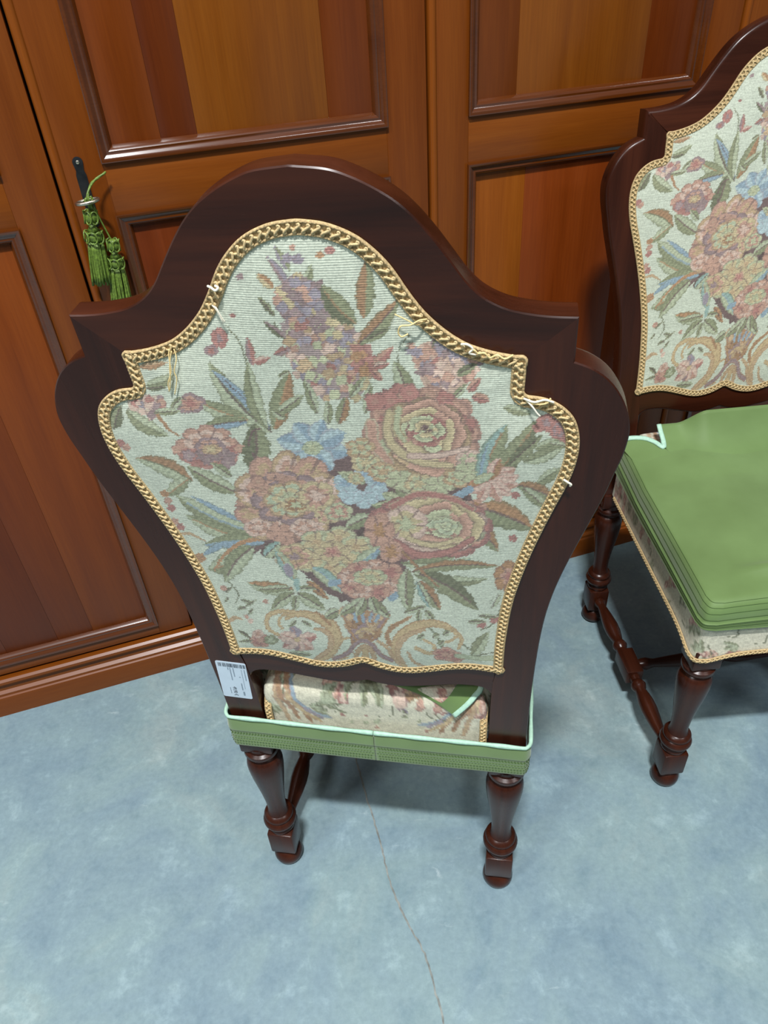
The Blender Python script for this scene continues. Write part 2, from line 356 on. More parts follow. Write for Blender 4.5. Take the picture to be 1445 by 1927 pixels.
def build_key():
    k = empty('tasselled_key', (0, 0, 0), 0, 'key with nickel bow and two green silk tassels hanging from wardrobe door', 'key')
    k.parent = None; k.location = Vector((-math.sin(WY) * WD, math.cos(WY) * WD, 0)); k.rotation_euler = (0, 0, WY)
    X, Z = -0.0765, 1.082
    m = MB(); m.lathe([(.0035, 0.0), (.0035, -.012), (.0045, -.013), (.0045, -.017), (.003, -.018), (.003, -.024)], 14, 'y', (X, YF - .001, Z)); ob('key_shank', m.me('key_shank', M_NICKEL, 40), k)
    m = MB(); t = np.linspace(0, 2 * math.pi, 40, endpoint=False)
    y0 = YF - .033
    m.tube(np.stack([X + .0175 * np.cos(t), y0 + .0105 * np.sin(t), Z + .001 + .0015 * np.cos(t)], 1), .0027, 10, True)
    ob('key_bow', m.me('key_bow', M_NICKEL, 180), k)
    yc = YF - .028
    m = MB()
    m.tube(catmull([(X + .004, yc - .006, Z - .012), (X + .003, yc - .010, Z + .004), (X + .004, yc - .007, Z + .012), (X + .012, yc + .004, Z + .024), (X + .025, yc + .010, Z + .030), (X + .038, yc + .014, Z + .036)], 30), .0017, 7)
    m.tube(catmull([(X + .002, yc - .004, Z - .012), (X + .001, yc - .009, Z + .006), (X + .007, yc - .004, Z + .018), (X + .020, yc + .008, Z + .0285), (X + .036, yc + .013, Z + .0345)], 30), .0017, 7)
    m.tube(catmull([(X + .004, yc - .007, Z + .008), (X - .003, yc - .009, Z + .004), (X + .001, yc - .011, Z - .003), (X + .008, yc - .009, Z + .003), (X + .006, yc - .009, Z + .009)], 26), .0020, 7)
    m.tube(catmull([(X + .000, yc - .006, Z - .004), (X - .001, yc - .002, Z - .016), (X + .001, yc, Z - .028)], 16), .0016, 7)
    m.tube(catmull([(X + .006, yc - .006, Z - .004), (X + .011, yc - .001, Z - .030), (X + .017, yc + .001, Z - .056), (X + .020, yc, Z - .072)], 20), .0014, 7)
    ob('cord', m.me('cord', M_TASSEL, 180), k)
    def tassel(x, z, sc, seed):
        rr = random.Random(seed); t = bpy.data.objects.new('tassel', None); link(t, k); t.location = (x, yc, z)
        def knot(r, zc, h, nloop):
            mm = MB(); mm.lathe([(r * .5, zc + h / 2), (r * .86, zc + h * .3), (r * .92, zc), (r * .86, zc - h * .3), (r * .5, zc - h / 2)], 18)
            for q in range(nloop):
                a0 = 2 * math.pi * q / nloop
                pts = [(r * (1.0 + .12 * math.sin(u * 6.28)) * math.cos(a0 + .55 * math.sin(u * 6.28)), r * (1.0 + .12 * math.sin(u * 6.28)) * math.sin(a0 + .55 * math.sin(u * 6.28)), zc + h * .5 * math.cos(u * 6.28)) for u in np.linspace(0, 1, 14, endpoint=False)]
                mm.tube(pts, .0011 * sc, 5, True)
            return mm.me('tassel_knot', M_TASSEL, 180)
        ob('tassel_knot', knot(.0085 * sc, -.006 * sc, .016 * sc, 6), t)
        mm = MB(); mm.lathe([(.004 * sc, -.012 * sc), (.0048 * sc, -.018 * sc), (.008 * sc, -.024 * sc)], 14); ob('tassel_neck', mm.me('tassel_neck', M_TASSEL, 180), t)
        ob('tassel_knot', knot(.0112 * sc, -.031 * sc, .015 * sc, 7), t)
        mm = MB()
        for q in range(46):
            a = rr.random() * 6.283; r0 = .0095 * sc * math.sqrt(rr.random() * .6 + .4); r1 = r0 * (1.35 + .35 * rr.random()); L = (.052 + .006 * rr.random()) * sc
            da = rr.uniform(-.25, .25)
            pts = [((r0 + (r1 - r0) * u ** .7) * math.cos(a + da * u), (r0 + (r1 - r0) * u ** .7) * math.sin(a + da * u) * .8, -.037 * sc - L * u) for u in np.linspace(0, 1, 6)]
            mm.tube(pts, [.0014 * sc] * 5 + [.0018 * sc], 5)
        ob('tassel_fringe', mm.me('tassel_fringe', M_TASSEL, 180), t)
        t.rotation_euler = (0, R(7), 0)
    tassel(X - .001, Z - .016, 1.22, 1); tassel(X + .0205, Z - .064, 1.15, 2)
build_key()

# ------------------------------------------------------------------ chair: outlines of the back (metres; x across, s up the raked back)
mm_ = lambda L: np.array(L, float) / 1000.0
O_CREST = mm_([(0, 809), (28, 806), (46, 800), (63, 791.5), (79, 781), (93, 768), (107, 751), (120, 733), (133, 715), (147, 702), (165, 693), (185, 688.5), (203, 686.5), (222, 686)])
O_NOTCH = mm_([(222, 686), (222.5, 665), (223, 644)])
O_LOBE = mm_([(223, 644), (237, 638.5), (251, 629), (263, 615), (273, 596), (279, 573), (278, 547), (273, 520), (267, 490), (257, 450), (247, 411), (238, 372), (231.5, 337), (226.5, 297), (223.5, 248), (222, 190)])
O_LOW = mm_([(222, 190), (221.5, 130), (222, 60), (224, -62)])
G_TOP = mm_([(0, 770), (22, 767), (43, 758.5), (58, 747), (72, 731), (86, 708), (98, 691), (114, 675), (131, 663), (149, 656), (166, 652), (183, 649.5)])
G_NOTCH = mm_([(183, 649.5), (183, 630), (182.5, 610.5)])
G_LOBE = mm_([(182.5, 610.5), (202, 607.5), (218, 598.5), (230, 584), (236, 562), (236, 537), (231, 509), (222.5, 480), (213, 446), (203, 406), (194, 362), (187.5, 320), (184, 276), (182, 230), (182, 177)])
G_BOT = mm_([(182, 177), (168, 178.5), (150, 181), (130, 180.5), (110, 176), (91, 170), (70, 164), (52, 162), (34, 164.5), (18, 170), (0, 180)])
RK, Y0B, TH = 0.1077374, 0.00535, 0.031
FLIP = np.array([-1.0, 1.0])

def ribbon_piece(outer, inner, th=TH, rnd=0.008, bev=0.0012, e0=None, e1=None):
    """solid bar between an outer and an inner polyline (same count); front outer edge rounded over.  coords (x, t, s)"""
    n = len(outer); sgn = 1.0
    t_mid = outer[n // 2]; d = inner[n // 2] - t_mid
    tg = outer[n // 2 + 1] - outer[n // 2 - 1]; nl = np.array([-tg[1], tg[0]])
    if nl @ d < 0: sgn = -1.0
    lay = [(0.0, bev), (bev, 0.0)]
    for a in np.linspace(0, 90, 5): lay.append((th - rnd + rnd * math.sin(R(a)), rnd * (1 - math.cos(R(a)))))
    rows = [(inset(outer, sgn * i), t) for t, i in lay]
    for (P, t), (_, i) in zip(rows, lay):
        if e0 is not None: P[0] = outer[0] + np.array(e0) * i
        if e1 is not None: P[-1] = outer[-1] + np.array(e1) * i
    rows = [(inner, 0.0)] + rows + [(inner, th)]
    m = len(rows); v = []
    for P, t in rows: v += [(p[0], t, p[1]) for p in P]
    f = []
    for r in range(m):
        r2 = (r + 1) % m
        for i in range(n - 1): f.append((r * n + i, r * n + i + 1, r2 * n + i + 1, r2 * n + i))
    f.append(tuple(r * n for r in range(m))); f.append(tuple(r * n + n - 1 for r in reversed(range(m))))
    return v, f

def back_meshes():
    out = {}
    oc = catmull(O_CREST, 70); gc = inset(catmull(G_TOP, 70), -0.008)
    gc[0, 0] = 0.0; gc[-1] = G_TOP[-1] + np.array([-.0085, -.008]); gc[-7:] = gc[-7] + (gc[-1] - gc[-7]) * np.linspace(0, 1, 7)[:, None]
    full_o = np.vstack([oc[::-1] * FLIP, oc[1:]]); full_i = np.vstack([gc[::-1] * FLIP, gc[1:]])
    v, f = ribbon_piece(full_o, full_i, e0=(1, -1), e1=(-1, -1)); out['crest_rail'] = mesh('crest_rail', v, f, chairwood('x'), 35)
    so = chain([(O_NOTCH, 8), (O_LOBE, 70), (O_LOW, 26)])
    gi = chain([(G_NOTCH, 8), (G_LOBE, 70)])
    gi = inset(gi, -0.008); gi[0] = G_TOP[-1] + np.array([-.0085, -.008]); gi[7] = G_NOTCH[-1] + np.array([-.008, -.006]); gi[:8] = gi[0] + (gi[7] - gi[0]) * np.linspace(0, 1, 8)[:, None]; gi[7:12] = gi[7] + (gi[11] - gi[7]) * np.linspace(0, 1, 5)[:, None]
    low = chain([(np.vstack([gi[-1], mm_([(170, 150)])]), 6), (mm_([(170, 150), (169, 100), (168, -62)]), 21)])[1:]
    si = np.vstack([gi, low]); assert len(si) == len(so), (len(si), len(so))
    v, f = ribbon_piece(so, si, e0=(-1, -1)); out['stile_r'] = mesh('stile', v, f, chairwood('z'), 35)
    v, f = ribbon_piece(so * FLIP, si * FLIP, e0=(1, -1)); out['stile_l'] = mesh('stile', v, f, chairwood('z'), 35)
    rb = chain([(mm_([(169.5, 118), (165, 128), (156, 135.5), (145, 138)]), 10), (mm_([(145, 138), (120, 137), (83, 129), (48, 123), (22, 125), (0, 132)]), 36)])
    rtp = catmull(G_BOT, 45) + np.array([0, .009]); rtp[0, 0] = .171; rb[0, 0] = .1705
    fo = np.vstack([rb, (rb[:-1] * FLIP)[::-1]]); fi = np.vstack([rtp, (rtp[:-1] * FLIP)[::-1]])
    v, f = ribbon_piece(fo, fi, TH - .002, .006); out['lower_rail'] = mesh('lower_rail', [(a, b + .001, c) for a, b, c in v], f, chairwood('x'), 35)
    return out

def gimp_path(step=0.0012, half=0.0063):
    r = [(G_TOP, G_TOP), (G_NOTCH, 0), (G_LOBE, 0), (G_BOT, 0)]
    def ln(p): return np.linalg.norm(np.diff(catmull(p, 200), axis=0), axis=1).sum()
    side = chain([(p, max(4, int(ln(p) / step))) for p, _ in r])
    P = np.vstack([side, (side[1:-1] * FLIP)[::-1]])           # clockwise from the top centre
    for _ in range(3): P = (np.roll(P, 1, 0) + 2 * P + np.roll(P, -1, 0)) / 4
    Q = inset(P, -half, True)
    for _ in range(6): Q = (np.roll(Q, 1, 0) + 2 * Q + np.roll(Q, -1, 0)) / 4
    return Q

def inside(poly, X, Y):
    c = np.zeros(X.shape, bool); n = len(poly)
    for i in range(n):
        x0, y0 = poly[i]; x1, y1 = poly[(i + 1) % n]
        if y0 == y1: continue
        m = ((y0 > Y) != (y1 > Y)) & (X < (x1 - x0) * (Y - y0) / (y1 - y0) + x0); c ^= m
    return c

# ---- braid along any 2-D/3-D path -------------------------------------------------
def braid(P3, N3, U3, closed, half=0.0063, seed=0):
    """P3 path, N3 in-plane normal, U3 outward normal"""
    m = MB(); n = len(P3)
    prof = [(-1.0, 0.0), (-1.03, .0014), (-.9, .0028), (-.72, .0030), (-.6, .0017), (0, .0019), (.6, .0017), (.72, .0030), (.9, .0028), (1.03, .0014), (1.0, 0.0)]
    rr = np.random.default_rng(seed); q = len(prof); k = 1.0 + .16 * np.sin(np.arange(n) * 2.1)
    V = np.stack([P3 + N3 * (half * a) + U3 * (h * (k if abs(a) > .65 and h > .002 else np.ones(n)))[:, None] for a, h in prof], 1)
    f = []
    for i in range(n if closed else n - 1):
        j = (i + 1) % n
        for c in range(q - 1): f.append((i * q + c, i * q + c + 1, j * q + c + 1, j * q + c))
    m.add(V.reshape(-1, 3), f)
    d = np.r_[0, np.cumsum(np.linalg.norm(np.diff(np.vstack([P3, P3[:1]]) if closed else P3, axis=0), axis=1))]
    tot = d[-1]; per = 0.0078; cnt = max(1, int(round(tot / per)))
    s = np.linspace(0, tot, cnt * 13, endpoint=not closed); ph = 2 * math.pi * s / tot * cnt
    s2 = s + 0.0019 * np.sin(2 * ph)
    def ev(A):
        B = np.vstack([A, A[:1]]) if closed else A
        return np.stack([np.interp(np.mod(s2, tot) if closed else np.clip(s2, 0, tot), d, B[:, c]) for c in range(3)], 1)
    Pp, Nn, Uu = ev(P3), ev(N3), ev(U3)
    C = Pp + Nn * (half * .55 * np.sin(ph))[:, None] + Uu * (0.0028 + .0006 * np.cos(ph))[:, None]
    m.mi = 1; m.tube(C, 0.00115, 5, closed)
    return m.me('braid_trim', [M_GIMP, M_GIMPL], 180)

# ------------------------------------------------------------------ tapestry pattern (drafted on a sheet, mapped on the cloth)
HM = np.array([1148.5261535638713, -544.1959032505127, 705.0961122843112, -73.39790296782581, -1509.9138942015334, 1373.7299561277114, -0.13132240206679852, -0.6304771294448279, 1.0]).reshape(3, 3)
def draft(x, s):
    w = HM[2, 0] * x + HM[2, 1] * s + 1
    return (HM[0, 0] * x + HM[0, 1] * s + HM[0, 2]) / w, (HM[1, 0] * x + HM[1, 1] * s + HM[1, 2]) / w
class Noise2:
    def __init__(s, seed, n=128): s.g = np.random.default_rng(seed).random((n, n)); s.n = n
    def __call__(s, x, y):
        x = np.asarray(x) % s.n; y = np.asarray(y) % s.n; i = x.astype(int); j = y.astype(int); fx = x - i; fy = y - j
        fx = fx * fx * (3 - 2 * fx); fy = fy * fy * (3 - 2 * fy); i %= s.n; j %= s.n; i2 = (i + 1) % s.n; j2 = (j + 1) % s.n; g = s.g
        return (g[i, j] * (1 - fx) + g[i2, j] * fx) * (1 - fy) + (g[i, j2] * (1 - fx) + g[i2, j2] * fx) * fy
NA, NB_, NC = Noise2(1), Noise2(2), Noise2(3)
PAL = dict(G=(205, 213, 190), O=(148, 152, 114), LL=(184, 192, 156), DO=(118, 120, 92), DK=(104, 84, 82), BR=(174, 130, 94), P=(202, 152, 130), LP=(220, 184, 164),
           RR=(184, 122, 112), MV=(160, 132, 132), LI=(156, 144, 156), B=(144, 168, 184), LB=(176, 198, 202), Y=(206, 184, 138), T=(198, 164, 124), GO=(204, 174, 126),
           YG=(190, 192, 150), TE=(150, 180, 170), M2=(120, 94, 92), OB=(188, 138, 98))
PAL = {k: np.array(v, float) for k, v in PAL.items()}
class Painter:
    def __init__(s, U, V, ground='G', rag=2.2):
        s.U0, s.V0 = U, V
        j = np.random.default_rng(5)
        s.U = U + rag * (NA(V * .9, U * .06) - .5) * 2 + .8 * (NB_(U * .7, V * .7) - .5) * 2
        s.V = V + rag * .6 * (NB_(U * .9, V * .06) - .5) * 2
        s.C = np.tile(PAL[ground], (len(U), 1)); s.tx = NC(U * .33, V * .8)
    def sel(s, x0, x1, y0, y1): return np.nonzero((s.U > x0) & (s.U < x1) & (s.V > y0) & (s.V < y1))[0]
    def put(s, i, c, a=1.0):
        if len(i) == 0: return
        a = np.asarray(a).reshape(-1, 1) if np.ndim(a) else a
        s.C[i] = s.C[i] * (1 - a) + c * a
    def leaf(s, b, t, w, c1='O', c2='LL', vein='DK', edge='DO', bend=0.0, ser=.22):
        b = np.array(b, float); t = np.array(t, float); d = t - b; L = np.hypot(*d)
        m = w + abs(bend) + 4
        i = s.sel(min(b[0], t[0]) - m, max(b[0], t[0]) + m, min(b[1], t[1]) - m, max(b[1], t[1]) + m)
        if len(i) == 0: return
        u = ((s.U[i] - b[0]) * d[0] + (s.V[i] - b[1]) * d[1]) / L ** 2; p = ((s.U[i] - b[0]) * -d[1] + (s.V[i] - b[1]) * d[0]) / L
        ok = (u > 0) & (u < 1); uc = np.clip(u, 0, 1); p = p - bend * 4 * uc * (1 - uc)
        h = w * np.sin(np.pi * uc ** .85) ** .75 * (1 - ser * np.abs(((uc * 5 + .35 * np.abs(p) / max(w, 1)) % 1) - .2))
        ok &= np.abs(p) < h; i = i[ok]; p = p[ok]; h = h[ok]; uc = uc[ok]
        if len(i) == 0: return
        q = np.abs(p) / (h + 1e-6); col = np.where((p > 0)[:, None], PAL[c1], PAL[c2])
        st = np.sin(uc * L * .55 + q * 3.0 * np.sign(p)) * .5 + .5; col = col * (0.92 + .13 * st[:, None])
        e = np.clip((q - .72) / .2, 0, 1)[:, None] * .55; col = col * (1 - e) + PAL[edge] * e
        vv = ((np.abs(p) < max(.09 * w, 1.0)) & (uc < .85))[:, None] * .75; col = col * (1 - vv) + PAL[vein] * vv
        s.put(i, col)
    def flower(s, c, rx, ry, n=7, cols=('T', 'P', 'LP'), rot=0.0, line='M2', lobe=.2, ang=0.0):
        m = 1.15 * max(rx, ry); i = s.sel(c[0] - m, c[0] + m, c[1] - m, c[1] + m)
        if len(i) == 0: return
        x = s.U[i] - c[0]; y = s.V[i] - c[1]; ca, sa = math.cos(ang), math.sin(ang); x, y = (ca * x + sa * y) / rx, (-sa * x + ca * y) / ry
        r = np.hypot(x, y); th = np.arctan2(y, x) + rot
        Rm = (1 - lobe) + lobe * np.abs(np.cos(n * th / 2)) ** .5 + .05 * (NA(th * 6 + 20, r * 3) - .5)
        ok = r < Rm; i = i[ok]; r = r[ok] / Rm[ok]; th = th[ok]
        if len(i) == 0: return
        k = np.clip(r * len(cols) + .55 * (NB_(th * 5 + 9, r * 2 + 4) - .5) * 2, 0, len(cols) - 1e-3); k0 = k.astype(int)
        A = np.array([PAL[q] for q in cols]); col = A[k0] * (.9 + .2 * s.tx[i])[:, None]
        sep = (np.abs(np.cos(n * th / 2)) < .16 + .06 / (r + .2)) & (r > .28)
        edge = (r > .93)
        a = np.where(sep, .55, 0) + np.where(edge & ~sep, .35, 0); col = col * (1 - a[:, None]) + PAL[line] * a[:, None]
        s.put(i, col)
    def rose(s, c, rx, ry, cols, turns=4.2, n=9, line='M2', ph=0.0, core=(0, 0), lobe=.14):
        m = 1.15 * max(rx, ry); i = s.sel(c[0] - m, c[0] + m, c[1] - m, c[1] + m)
        x0 = (s.U[i] - c[0]) / rx; y0 = (s.V[i] - c[1]) / ry; r0 = np.hypot(x0, y0); th0 = np.arctan2(y0, x0)
        Rm = (1 - lobe) + lobe * np.abs(np.cos(n * th0 / 2 + ph)) ** .5; ok = r0 < Rm
        i = i[ok]; r0 = r0[ok] / Rm[ok]; x0 = x0[ok]; y0 = y0[ok]
        k = (1 - r0); x = x0 - core[0] * k; y = y0 - core[1] * k; r = np.hypot(x, y); th = np.arctan2(y, x)
        q = r * turns + (th + ph) / (2 * np.pi) + .22 * np.sin(th * 3 + ph * 2) + .16 * np.sin(th * 5 - ph) * r + .35 * (NA(x * 7 + 30, y * 7 + 30) - .5)
        A = np.array([PAL[z] for z in cols]); lev = np.floor(q).astype(int); fr = q - lev
        jit = (NB_(th * 2.1 + lev * 7 + 50, lev * 3.1) * 1.6).astype(int)
        col = A[np.clip(lev + jit, 0, len(A) - 1)] * (.86 + .26 * fr)[:, None] * (.93 + .14 * s.tx[i])[:, None]
        a = np.where(fr < .10, .55, 0) + np.where((fr > .10) & (fr < .2), .18, 0) + np.where(r0 > .95, .4, 0); a = np.clip(a, 0, .8)
        s.put(i, col * (1 - a[:, None]) + PAL[line] * a[:, None])
    def cluster(s, poly, cols, n, r0, r1, seed, line='M2', base='MV', basea=.85):
        poly = np.array(poly, float); x0, y0 = poly.min(0); x1, y1 = poly.max(0)
        i = s.sel(x0, x1, y0, y1); ok = inside(poly, s.U[i], s.V[i]); s.put(i[ok], PAL[base], basea)
        rr = np.random.default_rng(seed); k = 0
        while k < n:
            x, y = rr.uniform(x0, x1), rr.uniform(y0, y1)
            if not inside(poly, np.array([x]), np.array([y]))[0]: continue
            k += 1; r = rr.uniform(r0, r1); j = s.sel(x - r, x + r, y - r, y + r); d = np.hypot(s.U[j] - x, (s.V[j] - y) * 1.15) / r
            th = np.arctan2(s.V[j] - y, s.U[j] - x); ok = d < .85 + .15 * np.cos(4 * th + x); j = j[ok]; d = d[ok]
            c = PAL[cols[int(rr.integers(len(cols)))]] * rr.uniform(.92, 1.08); a = np.where(d > .8, .5, 0)[:, None]
            cc = np.where((d < .28)[:, None], c * .85 + PAL['YG'] * .15, c)
            s.put(j, cc * (1 - a) + PAL[line] * a)
    def stroke(s, pts, w0, w1, col, edge=None, ea=.6, mid=None):
        P = catmull(pts, max(12, int(np.linalg.norm(np.diff(np.array(pts, float), axis=0), axis=1).sum() / 2.5)))
        w = np.interp(np.linspace(0, 1, len(P)), [0, .5, 1], [w0, max(w0, w1), w1] if mid is None else [w0, mid, w1]); m = max(w.max(), 1) + 3
        i = s.sel(P[:, 0].min() - m, P[:, 0].max() + m, P[:, 1].min() - m, P[:, 1].max() + m)
        if len(i) == 0: return
        best = np.full(len(i), 9.0)
        for p, ww in zip(P, w): best = np.minimum(best, np.hypot(s.U[i] - p[0], s.V[i] - p[1]) / ww)
        ok = best < 1; i = i[ok]; b = best[ok]; c = np.tile(PAL[col], (len(i), 1)) * (.92 + .16 * s.tx[i])[:, None]
        if edge is not None:
            a = np.clip((b - .6) / .25, 0, 1)[:, None] * ea; c = c * (1 - a) + PAL[edge] * a
        s.put(i, c)
    def dot(s, x, y, r, col, line='M2'): s.flower((x, y), r, r * .85, 5, (col, col), rot=x, line=line, lobe=.3)
    def done(s):
        k = .93 + .12 * NA(s.V0 * 1.7, s.U0 * .05) + .10 * (NC(s.U0 * 1.3, s.V0 * 1.3) - .5) + .05 * (NB_(s.U0 * .12, s.V0 * 1.5) - .5) + .07 * (NA(s.U0 * .45 + 7, s.V0 * .45 + 3) - .5)
        C = s.C * k[:, None]; g = C.mean(1, keepdims=True)
        return np.clip((C * .82 + g * .18) * .89 + np.array((17., 17, 15)), 0, 255)

def paint_bouquet(U, V):
    p = Painter(U, V); lf, fl, st = p.leaf, p.flower, p.stroke
    Z5 = lambda L: [(400 + x / 4.516, 980 + y / 4.516) for x, y in L]; Z6 = lambda L: [(640 + x / 4.014, 980 + y / 4.014) for x, y in L]
    # dark heart of the bouquet
    p.cluster([(560, 850), (700, 840), (790, 880), (880, 900), (900, 960), (770, 1040), (760, 1090), (700, 1140), (620, 1110), (560, 1060), (480, 1020), (450, 985), (500, 930)], ['M2', 'DO', 'M2', 'DK'], 90, 8, 20, 3, base='M2', basea=1.0)
    # thin stems
    for q in ([(430, 610), (455, 640), (470, 690), (480, 740)], [(760, 720), (750, 660), (770, 625)], [(430, 1085), (450, 1110), (445, 1130)], [(937, 1190), (940, 1150), (955, 1110), (950, 1095)], [(905, 1180), (925, 1172), (940, 1150)], [(520, 600), (545, 640), (570, 660)], [(865, 1200), (900, 1225), (930, 1225)]): st(q, 1.6, 1.2, 'DO')
    # ---- left upper leaves and buds
    lf((515, 805), (395, 675), 23, 'O', 'LL', 'DK', bend=-10); lf((512, 800), (402, 690), 11, 'B', 'B', 'DK', bend=6)
    lf((505, 800), (470, 672), 17, 'LL', 'O', 'DO', bend=-8); lf((520, 800), (548, 690), 23, 'BR', 'O', 'OB'); lf((525, 770), (575, 735), 12, 'O', 'LL')
    lf((470, 782), (375, 745), 17, 'O', 'LL', 'OB', bend=-4); fl((362, 752), 30, 20, 5, ('RR', 'P', 'MV'), rot=.4); lf((468, 785), (380, 800), 15, 'O', 'B', 'DK', bend=4)
    lf((345, 740), (325, 765), 9, 'O', 'LL')
    fl((415, 632), 17, 20, 5, ('MV', 'RR', 'RR'), rot=.3); fl((400, 655), 14, 11, 4, ('RR', 'MV')); lf((480, 680), (468, 628), 10, 'RR', 'MV', 'RR'); lf((480, 675), (512, 665), 9, 'RR', 'LP', 'RR')
    p.dot(536, 653, 11, 'RR'); lf((520, 660), (548, 648), 8, 'MV', 'RR'); p.dot(453, 518, 8, 'MV'); p.dot(440, 590, 6, 'RR')
    lf((262, 688), (316, 680), 9, 'BR', 'T', 'BR'); lf((278, 722), (330, 700), 13, 'O', 'LL', 'DO', bend=4); lf((278, 728), (316, 722), 7, 'DO', 'O')
    p.cluster([(240, 752), (300, 738), (318, 762), (290, 778), (248, 770)], ['RR', 'MV', 'P', 'LP', 'LI'], 22, 6, 11, 5, base='P', basea=.5)
    lf((215, 805), (228, 760), 15, 'DO', 'O', 'DK'); lf((240, 768), (322, 812), 15, 'O', 'LL', 'DO', bend=6); lf((292, 770), (345, 766), 8, 'O', 'LL'); st([(300, 775), (322, 800), (340, 812)], 3, 2, 'BR')
    p.dot(228, 832, 11, 'RR'); p.dot(240, 838, 9, 'P')
    # ---- left flower
    fl((393, 833), 60, 42, 9, ('Y', 'P', 'LP', 'P'), rot=.2); p.cluster([(335, 838), (455, 830), (450, 862), (395, 876), (350, 862)], ['RR', 'MV', 'RR', 'P'], 22, 9, 16, 8, base='RR'); fl((398, 832), 30, 18, 6, ('MV', 'P', 'MV')); fl((402, 838), 20, 10, 5, ('Y', 'T'))
    # ---- left mid leaves
    lf((365, 898), (258, 858), 19, 'BR', 'LL', 'DO', bend=8); lf((358, 893), (314, 928), 15, 'LL', 'O', 'BR'); lf((450, 918), (355, 868), 17, 'LL', 'O', 'M2', bend=-4); lf((440, 890), (400, 862), 9, 'O', 'LL')
    lf((480, 878), (482, 788), 29, 'O', 'DO', 'M2', bend=5); st([(470, 830), (478, 805), (492, 798)], 2.2, 1.6, 'M2'); st([(478, 845), (488, 862)], 2, 1.4, 'M2')
    lf((480, 992), (335, 925), 21, 'LL', 'O', 'B', bend=-8); lf((460, 975), (362, 925), 6, 'B', 'B', 'B'); lf((470, 1008), (350, 962), 15, 'O', 'LL', 'OB', bend=-4)
    lf((500, 1012), (385, 1020), 16, 'O', 'B', 'B', bend=6); lf((470, 1020), (392, 1068), 24, 'LL', 'O', 'BR', bend=-8); lf((480, 1020), (425, 1090), 22, 'O', 'LL', 'M2', bend=8); st([(500, 1004), (455, 1014), (425, 1038), (405, 1068)], 4, 2, 'OB'); lf((430, 1010), (380, 1042), 8, 'B', 'B', 'B')
    for x, y, c in ((318, 938, 'P'), (324, 952, 'RR'), (330, 978, 'P'), (342, 988, 'RR'), (312, 924, 'OB')): p.dot(x, y, 9, c)
    st([(336, 1004), (360, 1000), (388, 1012)], 3, 1.5, 'T', 'BR'); p.dot(378, 1046, 12, 'OB')
    # ---- lilac spire at the top
    lf((552, 545), (503, 478), 9, 'LI', 'MV', 'LI', bend=4); lf((548, 505), (516, 458), 8, 'O', 'LI', 'O'); lf((575, 545), (588, 492), 11, 'O', 'LL', 'DO'); p.dot(543, 482, 11, 'LI'); p.dot(563, 483, 12, 'LI'); p.dot(552, 462, 7, 'P')
    lf((518, 536), (484, 510), 10, 'OB', 'Y', 'BR'); p.dot(603, 476, 9, 'OB'); p.dot(622, 468, 10, 'RR'); lf((522, 588), (488, 552), 7, 'O', 'DO'); lf((540, 630), (498, 596), 8, 'MV', 'DO')
    p.cluster([(520, 538), (560, 505), (600, 528), (618, 560), (650, 580), (665, 610), (640, 640), (600, 640), (545, 605), (528, 575)], ['LI', 'MV', 'LI', 'P', 'MV', 'Y'], 70, 8, 15, 21, base='MV')
    p.cluster([(530, 600), (600, 590), (660, 600), (690, 640), (700, 700), (680, 740), (610, 745), (565, 700), (545, 655)], ['P', 'MV', 'YG', 'LP', 'RR', 'YG', 'Y', 'LI', 'T'], 120, 8, 15, 22, line='M2', base='MV')
    p.cluster([(660, 640), (700, 640), (712, 700), (680, 700)], ['RR', 'OB', 'RR'], 14, 9, 14, 23, base='RR')
    lf((705, 680), (742, 646), 11, 'RR', 'P', 'RR'); lf((705, 682), (735, 676), 8, 'RR', 'LP'); lf((702, 690), (722, 708), 9, 'RR', 'P'); lf((548, 690), (526, 702), 6, 'O', 'LL'); lf((600, 770), (575, 705), 11, 'LL', 'O')
    # ---- leaves right of the spire
    lf((672, 602), (606, 528), 22, 'O', 'DO', 'BR', bend=-5); lf((688, 592), (690, 488), 20, 'O', 'BR', 'BR'); lf((676, 640), (752, 560), 19, 'O', 'BR', 'M2', bend=4); lf((694, 632), (736, 612), 9, 'O', 'DO'); lf((660, 740), (690, 700), 9, 'LL', 'O'); lf((690, 770), (700, 712), 10, 'O', 'LL')
    # ---- right upper cluster
    p.cluster([(770, 655), (800, 640), (860, 632), (905, 668), (890, 705), (850, 740), (805, 735), (790, 700)], ['P', 'MV', 'LI', 'LP', 'RR', 'P'], 60, 8, 15, 31, base='P', basea=.75); p.cluster([(820, 640), (868, 640), (872, 665), (825, 668)], ['LI', 'MV'], 14, 8, 13, 32, base='LI')
    lf((772, 752), (742, 672), 19, 'O', 'LL', 'DK', bend=4); p.dot(785, 658, 12, 'LI'); p.dot(775, 645, 8, 'P'); lf((860, 700), (898, 682), 9, 'O', 'DO'); lf((880, 730), (905, 706), 10, 'RR', 'P'); lf((888, 738), (922, 748), 11, 'RR', 'P'); lf((870, 742), (888, 772), 11, 'RR', 'P'); lf((850, 745), (880, 715), 7, 'LL', 'O'); lf((830, 610), (812, 650), 9, 'MV', 'DO')
    # ---- blue flowers
    for a in range(8):
        t = a * math.pi / 4 + .25; lf((592 + 12 * math.cos(t), 832 + 9 * math.sin(t)), (592 + 70 * math.cos(t), 832 + 52 * math.sin(t)), 20, 'B', 'LB', 'B', 'LI', ser=.1)
    fl((590, 835), 20, 14, 6, ('YG', 'LL'), line='DO')
    lf((540, 780), (515, 765), 9, 'O', 'LL'); lf((620, 790), (620, 745), 10, 'O', 'LL'); lf((640, 790), (655, 738), 14, 'BR', 'O', 'M2')
